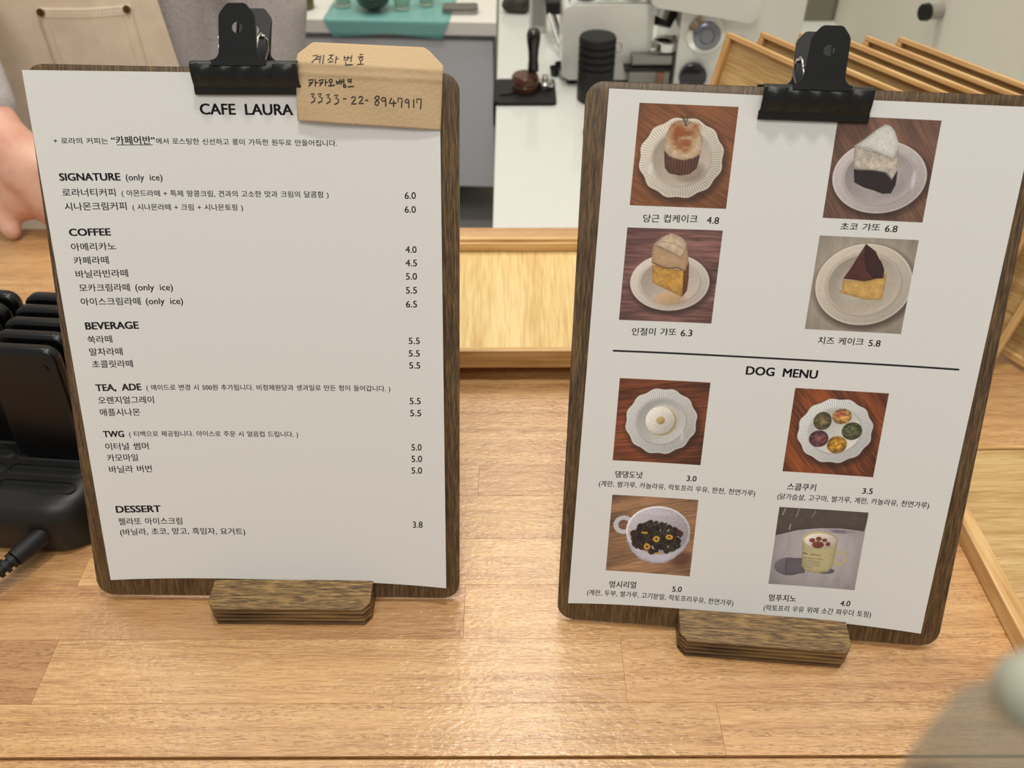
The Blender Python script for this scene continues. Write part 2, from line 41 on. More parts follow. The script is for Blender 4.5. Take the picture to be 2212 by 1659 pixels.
# ---------------- helpers ----------------
def lin(c):
    return tuple((x/255/12.92 if x/255<=.04045 else ((x/255+.055)/1.055)**2.4) for x in c[:3])
def mat(name,c,rough=.5,metal=0,coat=0,alpha=None,trans=0,noise=0,nscale=30,bump=0,bscale=300,emit=None,stretch=(1,1,1),c2=None,ior=1.45):
    m=bpy.data.materials.new(name); m.use_nodes=True; nt=m.node_tree; b=nt.nodes['Principled BSDF']
    b.inputs['Base Color'].default_value=(*lin(c),1); b.inputs['Roughness'].default_value=rough; b.inputs['Metallic'].default_value=metal
    b.inputs['Coat Weight'].default_value=coat; b.inputs['Coat Roughness'].default_value=.08; b.inputs['IOR'].default_value=ior
    if trans: b.inputs['Transmission Weight'].default_value=trans
    if alpha is not None: b.inputs['Alpha'].default_value=alpha
    tc=nt.nodes.new('ShaderNodeTexCoord'); mp=nt.nodes.new('ShaderNodeMapping'); mp.inputs['Scale'].default_value=stretch
    nt.links.new(tc.outputs['Object'],mp.inputs[0])
    if noise or c2:
        n=nt.nodes.new('ShaderNodeTexNoise'); n.inputs['Scale'].default_value=nscale; n.inputs['Detail'].default_value=4
        nt.links.new(mp.outputs[0],n.inputs['Vector'])
        r=nt.nodes.new('ShaderNodeValToRGB'); c2=c2 or tuple(x*(1-noise) for x in c)
        r.color_ramp.elements[0].position=.35; r.color_ramp.elements[1].position=.65
        r.color_ramp.elements[0].color=(*lin(c2),1); r.color_ramp.elements[1].color=(*lin(c),1)
        nt.links.new(n.outputs[0],r.inputs[0]); nt.links.new(r.outputs[0],b.inputs['Base Color'])
    if bump:
        n=nt.nodes.new('ShaderNodeTexNoise'); n.inputs['Scale'].default_value=bscale; n.inputs['Detail'].default_value=3
        nt.links.new(mp.outputs[0],n.inputs['Vector'])
        bp=nt.nodes.new('ShaderNodeBump'); bp.inputs['Strength'].default_value=bump; bp.inputs['Distance'].default_value=.001
        nt.links.new(n.outputs[0],bp.inputs['Height']); nt.links.new(bp.outputs[0],b.inputs['Normal'])
    return m
def woodmat(name,ca,cb,cc,axis='x',coarse=22,fine=260,ratio=14,rough=.4,bump=.3,pores=.0,coat=0,useobj=False,sparkle=0,poref=None):
    """long-grain wood: ca light, cb mid, cc dark; grain runs along axis"""
    m=bpy.data.materials.new(name); m.use_nodes=True; nt=m.node_tree; L=nt.links.new; N=nt.nodes.new; b=nt.nodes['Principled BSDF']
    tc=N('ShaderNodeTexCoord'); src=tc.outputs['Object']
    if useobj:
        oi=N('ShaderNodeObjectInfo'); vm=N('ShaderNodeVectorMath'); vm.operation='MULTIPLY_ADD'
        cb3=N('ShaderNodeCombineXYZ'); mm=N('ShaderNodeMath'); mm.operation='MULTIPLY'; mm.inputs[1].default_value=37.0
        L(oi.outputs['Random'],mm.inputs[0])
        for k in range(3): L(mm.outputs[0],cb3.inputs[k])
        ad=N('ShaderNodeVectorMath'); ad.operation='ADD'; L(src,ad.inputs[0]); L(cb3.outputs[0],ad.inputs[1]); src=ad.outputs[0]
    sc={'x':(1,ratio,ratio),'y':(ratio,1,ratio)}[axis]
    def noise(scale,det,mul=1,dist=0):
        mp=N('ShaderNodeMapping'); mp.inputs['Scale'].default_value=tuple(1 if v==1 else v*mul for v in sc); L(src,mp.inputs[0])
        n=N('ShaderNodeTexNoise'); n.inputs['Scale'].default_value=scale; n.inputs['Detail'].default_value=det; n.inputs['Distortion'].default_value=dist
        L(mp.outputs[0],n.inputs['Vector']); return n.outputs[0]
    n1=noise(coarse/ratio*1.5,4,1,.6 if not useobj else .15); n2=noise(fine/ratio,3)
    mx=N('ShaderNodeMath'); mx.operation='MULTIPLY_ADD'; mx.inputs[1].default_value=.5 if not useobj else .38; 
    h=N('ShaderNodeMath'); h.operation='MULTIPLY'; h.inputs[1].default_value=.5 if not useobj else .62; L(n2,h.inputs[0]); L(n1,mx.inputs[0]); L(h.outputs[0],mx.inputs[2])
    r=N('ShaderNodeValToRGB'); e=r.color_ramp.elements; e[0].position=.38; e[0].color=(*lin(cc),1); e[1].position=.62; e[1].color=(*lin(ca),1)
    x=e.new(.5); x.color=(*lin(cb),1); L(mx.outputs[0],r.inputs[0]); out=r.outputs[0]
    if pores:
        n3=noise(poref or 60,2,6/ratio); rr=N('ShaderNodeValToRGB'); rr.color_ramp.elements[0].position=.54; rr.color_ramp.elements[1].position=.62
        n4=noise(6,2); rm=N('ShaderNodeMapRange'); rm.inputs[1].default_value=.35; rm.inputs[2].default_value=.6; L(n4,rm.inputs[0])
        L(n3,rr.inputs[0]); q=N('ShaderNodeMath'); q.operation='MULTIPLY'; L(rr.outputs[0],q.inputs[0]); L(rm.outputs[0],q.inputs[1])
        q2=N('ShaderNodeMath'); q2.operation='MULTIPLY'; q2.inputs[1].default_value=pores; L(q.outputs[0],q2.inputs[0])
        if useobj:
            wn=N('ShaderNodeTexWhiteNoise'); wn.noise_dimensions='1D'; L(oi.outputs['Random'],wn.inputs['W']); mr=N('ShaderNodeMapRange'); mr.inputs[1].default_value=.3; mr.inputs[2].default_value=.8; mr.inputs[3].default_value=.25; L(wn.outputs['Value'],mr.inputs[0])
            q3=N('ShaderNodeMath'); q3.operation='MULTIPLY'; L(q2.outputs[0],q3.inputs[0]); L(mr.outputs[0],q3.inputs[1]); q2=q3
        mi=N('ShaderNodeMixRGB'); mi.inputs[2].default_value=(*lin(tuple(v*.82 for v in cc)),1); L(out,mi.inputs[1]); L(q2.outputs[0],mi.inputs[0]); out=mi.outputs[0]
    if useobj:
        mu=N('ShaderNodeMixRGB'); mu.blend_type='MULTIPLY'; mu.inputs[0].default_value=1; L(out,mu.inputs[1]); L(oi.outputs['Color'],mu.inputs[2]); out=mu.outputs[0]
    L(out,b.inputs['Base Color']); b.inputs['Roughness'].default_value=rough; b.inputs['Coat Weight'].default_value=coat; b.inputs['Coat Roughness'].default_value=.12
    hb=n2
    bp=N('ShaderNodeBump'); bp.inputs['Strength'].default_value=bump; bp.inputs['Distance'].default_value=.0004; L(hb,bp.inputs['Height']); nrm=bp.outputs[0]
    if sparkle:
        mp=N('ShaderNodeMapping'); mp.inputs['Scale'].default_value=(.55,1,1); L(src,mp.inputs[0])
        n5=N('ShaderNodeTexNoise'); n5.inputs['Scale'].default_value=420; n5.inputs['Detail'].default_value=2; L(mp.outputs[0],n5.inputs['Vector'])
        b2=N('ShaderNodeBump'); b2.inputs['Strength'].default_value=sparkle; b2.inputs['Distance'].default_value=.0006; L(n5.outputs[0],b2.inputs['Height']); L(nrm,b2.inputs['Normal']); nrm=b2.outputs[0]
    L(nrm,b.inputs['Normal'])
    if coat: L(nrm,b.inputs['Coat Normal'])
    return m
def link(name,me,m=None,parent=None,mw=None):
    o=bpy.data.objects.new(name,me); COL.objects.link(o)
    if m is not None and me is not None:
        for x in (m if isinstance(m,(list,tuple)) else [m]): me.materials.append(x)
    if mw is not None: o.matrix_world=mw
    if parent is not None: o.parent=parent
    return o
def obj(name,bm,m=None,parent=None,smooth=None):
    bmesh.ops.recalc_face_normals(bm,faces=bm.faces)
    me=bpy.data.meshes.new(name); bm.to_mesh(me); bm.free()
    if smooth:
        me.polygons.foreach_set('use_smooth',[True]*len(me.polygons)); 
        me.set_sharp_from_angle(angle=math.radians(smooth if smooth is not True else 40))
    return link(name,me,m,parent)
def thing(name,label,cat,loc=(0,0,0),rotz=0,group=None,mat4=None):
    o=bpy.data.objects.new(name,None); COL.objects.link(o); o.empty_display_size=.02
    if mat4 is not None: o.matrix_world=mat4
    else: o.location=loc; o.rotation_euler=(0,0,rotz)
    return tag(o,label,cat,group)
def tag(o,label,cat,group=None):
    o['label']=label; o['category']=cat
    if group: o['group']=group
    return o
def struct(o,label=None):
    o['kind']='structure'
    if label: o['label']=label
    return o
def B(): return bmesh.new()
def box(bm,a,b_,bev=0,seg=2,mi=0):
    r=bmesh.ops.create_cube(bm,size=1); vs=r['verts']
    for v in vs: v.co=Vector([a[k]+(v.co[k]+.5)*(b_[k]-a[k]) for k in range(3)])
    if bev:
        es=list({e for v in vs for e in v.link_edges}); bmesh.ops.bevel(bm,geom=es,offset=bev,segments=seg,affect='EDGES',profile=.5)
    return bm
def rbox(bm,a,b_,r,seg=5,bev=0,ax=2):
    """box with rounded corners around axis ax"""
    i,j=[k for k in range(3) if k!=ax]; pts=[]
    for cx_,cy_,s in [(b_[i]-r,b_[j]-r,0),(a[i]+r,b_[j]-r,1),(a[i]+r,a[j]+r,2),(b_[i]-r,a[j]+r,3)]:
        for k in range(seg+1):
            t=(s+k/seg)*PI/2; pts.append((cx_+r*math.cos(t),cy_+r*math.sin(t)))
    return prism(bm,pts,a[ax],b_[ax],ax,bev)
def prism(bm,pts,z0,z1,ax=2,bev=0):
    i,j=[k for k in range(3) if k!=ax]
    def mk(p,z):
        c=[0,0,0]; c[i]=p[0]; c[j]=p[1]; c[ax]=z; return bm.verts.new(c)
    lo=[mk(p,z0) for p in pts]; hi=[mk(p,z1) for p in pts]; n=len(pts)
    f1=bm.faces.new(lo[::-1]); f2=bm.faces.new(hi)
    for k in range(n): bm.faces.new((lo[k],lo[(k+1)%n],hi[(k+1)%n],hi[k]))
    if bev:
        es=[e for e in list(f1.edges)+list(f2.edges)]; bmesh.ops.bevel(bm,geom=es,offset=bev,segments=2,affect='EDGES',profile=.5)
    return bm
def tube(bm,pts,rad,n=10,cap=True):
    P=[Vector(p) for p in pts]; R=rad if isinstance(rad,(list,tuple)) else [rad]*len(P); rings=[]
    up=None
    for k,p in enumerate(P):
        d=(P[min(k+1,len(P)-1)]-P[max(k-1,0)]).normalized()
        if up is None: up=Vector((0,0,1)) if abs(d.z)<.9 else Vector((1,0,0))
        x=(up-d*up.dot(d)).normalized(); y=d.cross(x); up=x
        rings.append([bm.verts.new(p+(x*math.cos(2*PI*t/n)+y*math.sin(2*PI*t/n))*R[k]) for t in range(n)])
    for a,b_ in zip(rings,rings[1:]):
        for t in range(n): bm.faces.new((a[t],a[(t+1)%n],b_[(t+1)%n],b_[t]))
    if cap: bm.faces.new(rings[0][::-1]); bm.faces.new(rings[-1])
    return bm
def lathe(bm,prof,c=(0,0,0),n=32,ax=2,cap=True):
    rings=[]; i,j=[(1,2),(2,0),(0,1)][ax]
    for r,z in prof:
        ring=[]
        for t in range(n):
            a=2*PI*t/n; p=[c[0],c[1],c[2]]; p[i]+=r*math.cos(a); p[j]+=r*math.sin(a); p[ax]+=z; ring.append(bm.verts.new(p))
        rings.append(ring)
    for a,b_ in zip(rings,rings[1:]):
        for t in range(n): bm.faces.new((a[t],a[(t+1)%n],b_[(t+1)%n],b_[t]))
    if cap: bm.faces.new(rings[0][::-1]); bm.faces.new(rings[-1])
    return bm
def sph(bm,c,r,sx=1,sy=1,sz=1,u=20,v=12):
    rr=bmesh.ops.create_uvsphere(bm,u_segments=u,v_segments=v,radius=r)
    for q in rr['verts']: q.co=Vector((q.co.x*sx+c[0],q.co.y*sy+c[1],q.co.z*sz+c[2]))
    return bm
def grid(fn,nu,nv):
    me=bpy.data.meshes.new('g'); vs=[tuple(fn(i/nu,j/nv)) for j in range(nv+1) for i in range(nu+1)]
    fs=[(j*(nu+1)+i,j*(nu+1)+i+1,(j+1)*(nu+1)+i+1,(j+1)*(nu+1)+i) for j in range(nv) for i in range(nu)]
    me.from_pydata(vs,[],fs); me.polygons.foreach_set('use_smooth',[True]*len(fs)); return me
# ---------------- materials ----------------
MW=woodmat('counter_wood',(216,178,128),(202,160,108),(168,124,80),'x',coarse=90,fine=2200,ratio=36,rough=.42,bump=.35,pores=.75,coat=.85,useobj=True,sparkle=.65,poref=260)
MB_=woodmat('stained_plywood',(122,96,60),(86,65,40),(50,36,22),'y',coarse=520,fine=2600,ratio=20,rough=.42,bump=.25)
MB2=woodmat('stained_plywood_top',(166,134,80),(120,92,54),(60,44,28),'x',coarse=620,fine=2600,ratio=14,rough=.4,bump=.4)
MPLY=woodmat('plywood_edge',(146,112,66),(112,82,46),(64,44,26),'x',coarse=60,fine=300,ratio=10,rough=.5,bump=.4)
MPLYD=woodmat('plywood_glue_line',(92,66,38),(66,46,26),(36,24,14),'x',coarse=60,fine=300,ratio=10,rough=.6,bump=.3)
MBAM=woodmat('bamboo_floor',(234,208,148),(224,192,130),(208,170,106),'y',coarse=50,fine=420,ratio=16,rough=.4,bump=.1)
MBAX=woodmat('bamboo_rim',(226,190,134),(208,166,108),(180,132,78),'x',coarse=20,fine=200,ratio=14,rough=.4,bump=.15)
MBAY=woodmat('bamboo_rim_side',(226,190,134),(208,166,108),(180,132,78),'y',coarse=20,fine=200,ratio=14,rough=.4,bump=.15)
MOLV=woodmat('bamboo_board_floor',(206,176,122),(190,156,102),(166,130,78),'x',coarse=90,fine=1100,ratio=24,rough=.4,bump=.15)
MPAP=mat('paper',(214,212,208),.75,bump=.12,bscale=1400)
MKR=mat('kraft_paper',(190,163,124),.8,noise=.05,nscale=2200,bump=.35,bscale=500)
MINK=mat('black_ink',(18,17,22),.55)
MCLIP=mat('black_enamel',(10,11,13),.42,bump=.03,bscale=900)
MCHR=mat('polished_steel',(210,208,204),.15,metal=1)
MBLK=mat('black_plastic',(20,19,18),.42,bump=.05,bscale=1500)
MBLKG=mat('glossy_black_plastic',(7,7,8),.30)
MSLOT=mat('slot_shade_black',(5,5,5),.7)  # shade of deep slots put into the colour; the slots are barely sunk
MBLKM=mat('matt_black_rubber',(16,16,16),.55,bump=.2,bscale=900)
MWHT=mat('white_gloss_worktop',(218,219,212),.16,coat=.3)
MGRY=mat('grey_cabinet',(214,214,218),.5)
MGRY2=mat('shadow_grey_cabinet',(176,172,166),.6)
MMACH=mat('white_enamel',(212,210,202),.22,coat=.5)
MWALL=mat('cream_wall',(208,204,188),.8,bump=.05,bscale=80)
MFLR=mat('grey_tile_floor',(120,112,104),.5,noise=.1,nscale=6)
MSTL=mat('brushed_steel',(150,148,144),.3,metal=.9)
MTEAL=mat('teal_silicone',(110,196,190),.2,alpha=.38)
MGLS=mat('clear_glass',(215,230,222),.05,trans=.9)
MWAL=mat('walnut_brown',(92,52,36),.3,coat=.4,noise=.3,nscale=60)
MDKW=mat('dark_wood_handle',(36,22,16),.25,coat=.5)
MAPR=mat('cream_canvas',(244,226,200),.85,noise=.05,nscale=40,bump=.5,bscale=1100)
MSHT=mat('grey_jersey',(196,189,187),.95,noise=.15,nscale=500,bump=.5,bscale=900)
MSKN=mat('skin',(226,180,156),.5,noise=.08,nscale=40,bump=.15,bscale=500,c2=(214,154,132))
MSKN.node_tree.nodes['Principled BSDF'].inputs['Subsurface Weight'].default_value=.12
MSKN.node_tree.nodes['Principled BSDF'].inputs['Subsurface Scale'].default_value=.006
MHAIR=mat('dark_hair',(30,22,18),.5)
MTROU=mat('dark_trousers',(40,42,48),.9)
MRIV=mat('aged_brass',(120,104,74),.3,metal=1)
MSTON=mat('dark_stone',(72,62,52),.6,noise=.4,nscale=60,bump=.5,bscale=80)
# ---------------- setting ----------------
struct(obj('floor',box(B(),(-2.6,-1.2,-1.0),(2.0,3.2,-.95)),MFLR))
struct(obj('wall_back',box(B(),(-2.6,2.5,-.95),(.66,2.6,2.2)),MWALL))
struct(obj('wall_right',box(B(),(.62,.82,-.95),(.72,2.5,2.2)),MWALL))
struct(obj('trim_1',rbox(B(),(.535,1.72,-.12),(.6195,1.84,1.0),.01),mat('olive_grey_panel',(120,118,100),.6)),'olive grey upright strip in the corner behind the trays')
# wood counter of glued staves
ctr=thing('wooden_counter','pale edge-glued wood counter with glossy varnish under both menu clipboards','counter',(0,0,0))
obj('counter_core',box(B(),(-1.1,.0,-.045),(1.1,.768,-.0125)),MW,ctr)
obj('counter_front_panel',box(B(),(-1.1,.62,-.95),(1.1,.65,-.0455)),MW,ctr)
ROWS=[.0,.04,.08,.115,.15,.187,.2237,.2544,.2959,.335,.372,.4098,.4396,.4744,.512,.55,.588,.626,.664,.70,.735,.768]
SEAM={5:[-.55,.38],6:[-.70,-.30,.1151,.50],7:[-.66,-.273,.0648,.47],8:[-.55,-.0299,.38],9:[-.72,-.2766,.16,.52],10:[-.5,.22,.6],11:[-.4,-.0239,.36],12:[-.62,-.26,.45]}
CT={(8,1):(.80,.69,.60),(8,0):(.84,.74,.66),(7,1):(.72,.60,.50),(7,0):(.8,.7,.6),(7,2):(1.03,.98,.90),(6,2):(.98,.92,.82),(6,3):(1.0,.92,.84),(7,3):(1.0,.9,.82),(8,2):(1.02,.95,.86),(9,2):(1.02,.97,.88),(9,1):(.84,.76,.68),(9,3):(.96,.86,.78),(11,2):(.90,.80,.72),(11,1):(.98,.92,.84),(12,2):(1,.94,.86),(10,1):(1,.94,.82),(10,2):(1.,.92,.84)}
for r in range(len(ROWS)-1):
    y0,y1=ROWS[r],ROWS[r+1]
    sm=SEAM.get(r) or sorted([x+random.uniform(-.12,.12) for x in (-.62,-.2,.22,.62)])
    xs=[-1.1]+sm+[1.1]
    top=.0; 
    for k in range(len(xs)-1):
        a,b_=xs[k]+.00004,xs[k+1]-.00004; ya,yb=y0+.00005,y1-.00005
        if r==5: yb=y1-.0011
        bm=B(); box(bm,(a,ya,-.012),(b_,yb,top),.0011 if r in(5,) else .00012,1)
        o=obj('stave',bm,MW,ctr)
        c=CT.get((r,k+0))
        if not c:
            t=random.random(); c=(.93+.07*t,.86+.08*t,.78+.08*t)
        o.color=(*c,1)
# ---------------- boards ----------------
def frame(i):
    O,X,V,N=[Vector(v) for v in FR[i]]
    m=Matrix((X,V,N)).transposed().to_4x4(); m.translation=O; return m
def lift(s,t): return .0008+(.0015+.0035*t)*abs(2*s-1)**3
def psheet(i,s,t,l=0):
    q=PQ[i]; c=[(1-s)*(1-t),s*(1-t),s*t,(1-s)*t]
    return (sum(q[k][0]*c[k] for k in range(4)),sum(q[k][1]*c[k] for k in range(4)),lift(s,t)+l)
def rounded_quad(q,r,seg=8):
    pts=[]; n=len(q); Q=[Vector(p) for p in q]
    for k in range(n):
        p,a,b_=Q[k],Q[k-1],Q[(k+1)%n]; da=(a-p).normalized(); db=(b_-p).normalized()
        p0=p+da*r; p2=p+db*r
        for j in range(seg+1):
            t=j/seg; c=.586
            e0=p0.lerp(p,1); 
            b1=p0+(p-p0)*.5523; b2=p2+(p-p2)*.5523
            pts.append(tuple(p0*(1-t)**3+b1*3*t*(1-t)**2+b2*3*t*t*(1-t)+p2*t**3))
    return pts
BL=['dark stained wooden menu board on the left, holding the drinks list','dark stained wooden menu board on the right, holding the dessert photo sheet']
for i in (0,1):
    o=obj('clipboard',prism(B(),rounded_quad(BQ[i],.0095),-.004,0,2,.0006),MB_,smooth=30); o.matrix_world=frame(i); tag(o,BL[i],'clipboard','menu clipboards')
# slotted stands
KU=[.0102,.0088]; BW=.0978
SL=['slotted plywood block holding up the left menu board','slotted plywood block holding up the right menu board']
for i in (0,1):
    m=frame(i); X=m.col[0].xyz; Bk=Vector((-X.y,X.x,0)); tanb=m.col[1].xyz.dot(Bk)/m.col[1].z
    root=Matrix((X,Bk,Vector((0,0,1)))).transposed().to_4x4(); root.translation=Vector((m.translation.x,m.translation.y,0))
    t=thing('menu_stand',SL[i],'stand',mat4=root,group='menu stand blocks')
    H=.0164; nl=9; u0,u1=KU[i]-BW/2,KU[i]+BW/2; bm=B(); layers=[]
    for k in range(nl):
        z0,z1=H*k/nl,H*(k+1)/nl; ins=.0 if k%2==0 else .0011
        sf=tanb*(z0-.004)-.0004; sb=tanb*(z1-.004)+.0052
        fr=[(u0+.004+ins,-.0173+ins),(u1-.004-ins,-.0173+ins),(u1-ins,-.0173+.005+ins),(u1-ins,sf),(u0+ins,sf),(u0+ins,-.0173+.005+ins)]
        bk=[(u0+ins,sb),(u1-ins,sb),(u1-ins,.026),(u1-.004,.0300-ins),(u0+.004,.0300-ins),(u0+ins,.026)]
        if k==0: fr=fr[:3]+[(u1,.026),(u1-.004,.030),(u0+.004,.030),(u0,.026)]+fr[5:]; parts=[fr]
        else: parts=[fr,bk]
        bm=B()
        for p in parts: prism(bm,p,z0,z1,2,.0003)
        obj('plywood_layer',bm,(MB2 if k==nl-1 else (MPLY if k%2==0 else MPLYD)),t)
# ---------------- menu sheets ----------------
PL=['white drinks menu sheet with Korean and English lines, clipped to the left board','white dessert and dog menu sheet with eight food photos, clipped to the right board']
sheets=[]
for i in (0,1):
    t=thing('menu_sheet',PL[i],'menu',mat4=frame(i),group='menu sheets')
    me=grid(lambda a,b_:psheet(i,a,b_),110,20); me.polygons.foreach_set('use_smooth',[False]*len(me.polygons)); o=link('paper',me,MPAP,t); 
    sm=o.modifiers.new('thick','SOLIDIFY'); sm.thickness=.00025; sm.offset=1
    sheets.append(t)
def ylen(i):
    q=PQ[i]; return (Vector(q[0])-Vector(q[3])).length
def xlen(i,t): return (Vector(psheet(i,1,t)[:2])-Vector(psheet(i,0,t)[:2])).length
tmp=[]
for (sh,txt,s0,t0,s1,t1,h,kd,bold,nm) in TEXTS:
    c=bpy.data.curves.new('tmp','FONT'); c.body=txt; c.resolution_u=3;  c.space_word=1.25 if kd=='k' else 2.0
    o=bpy.data.objects.new('tmp',c); COL.objects.link(o); tmp.append(o)
bpy.context.view_layer.update(); dg=bpy.context.evaluated_depsgraph_get()
def place(sh,me,s0,t0,s1,t1,h,kd,l=.00005):
    n=len(me.vertices); co=np.empty(n*3); me.vertices.foreach_get('co',co); co=co.reshape(-1,3)
    x0,x1=co[:,0].min(),co[:,0].max()
    if kd=='k': yb,ht=-.079,.906
    else: yb,ht=0.0,.69
    a=(co[:,0]-x0)/(x1-x0); up=(co[:,1]-yb)/ht*h
    s=s0+(s1-s0)*a; t=t0+(t1-t0)*a-up
    q=np.array(PQ[sh]); cc=[(1-s)*(1-t),s*(1-t),s*t,(1-s)*t]
    co[:,0]=sum(q[k][0]*cc[k] for k in range(4)); co[:,1]=sum(q[k][1]*cc[k] for k in range(4)); co[:,2]=lift(s,t)+l
    me.vertices.foreach_set('co',co.reshape(-1)); me.update()
for o,(sh,txt,s0,t0,s1,t1,h,kd,bold,nm) in zip(tmp,TEXTS):
    me=bpy.data.meshes.new_from_object(o.evaluated_get(dg)); me.name=nm; me.materials.clear()
    bold=max(bold,.009 if nm!='title' else .022)
    if bold>.005:
        b2=bmesh.new(); 
        for dx,dy in ((-1,-.6),(1,-.6),(-1,.6),(1,.6),(0,0)):
            k0=len(b2.verts); b2.from_mesh(me); b2.verts.ensure_lookup_table()
            for v in b2.verts[k0:]: v.co.x+=dx*bold*.9; v.co.y+=dy*bold*.7
        b2.to_mesh(me); b2.free()
    place(sh,me,s0,t0,s1,t1,h,kd)
    p=link(nm,me,MINK,sheets[sh])
    if nm in('title',): p['label']='bold black capitals' 
for o in tmp:
    c=o.data; bpy.data.objects.remove(o); bpy.data.curves.remove(c)
def strip(sh,a,b_,wd,name,l=.00005):
    n=24; vs=[]
    for k in range(n+1):
        s=a[0]+(b_[0]-a[0])*k/n; t=a[1]+(b_[1]-a[1])*k/n
        vs+= [psheet(sh,s,t-wd/2,l),psheet(sh,s,t+wd/2,l)]
    me=bpy.data.meshes.new(name); me.from_pydata(vs,[],[(2*k,2*k+1,2*k+3,2*k+2) for k in range(n)]); link(name,me,MINK,sheets[sh])
strip(1,RULE[0],RULE[1],.0034,'divider_line'); strip(0,UNDER[0],UNDER[1],.0011,'underline')
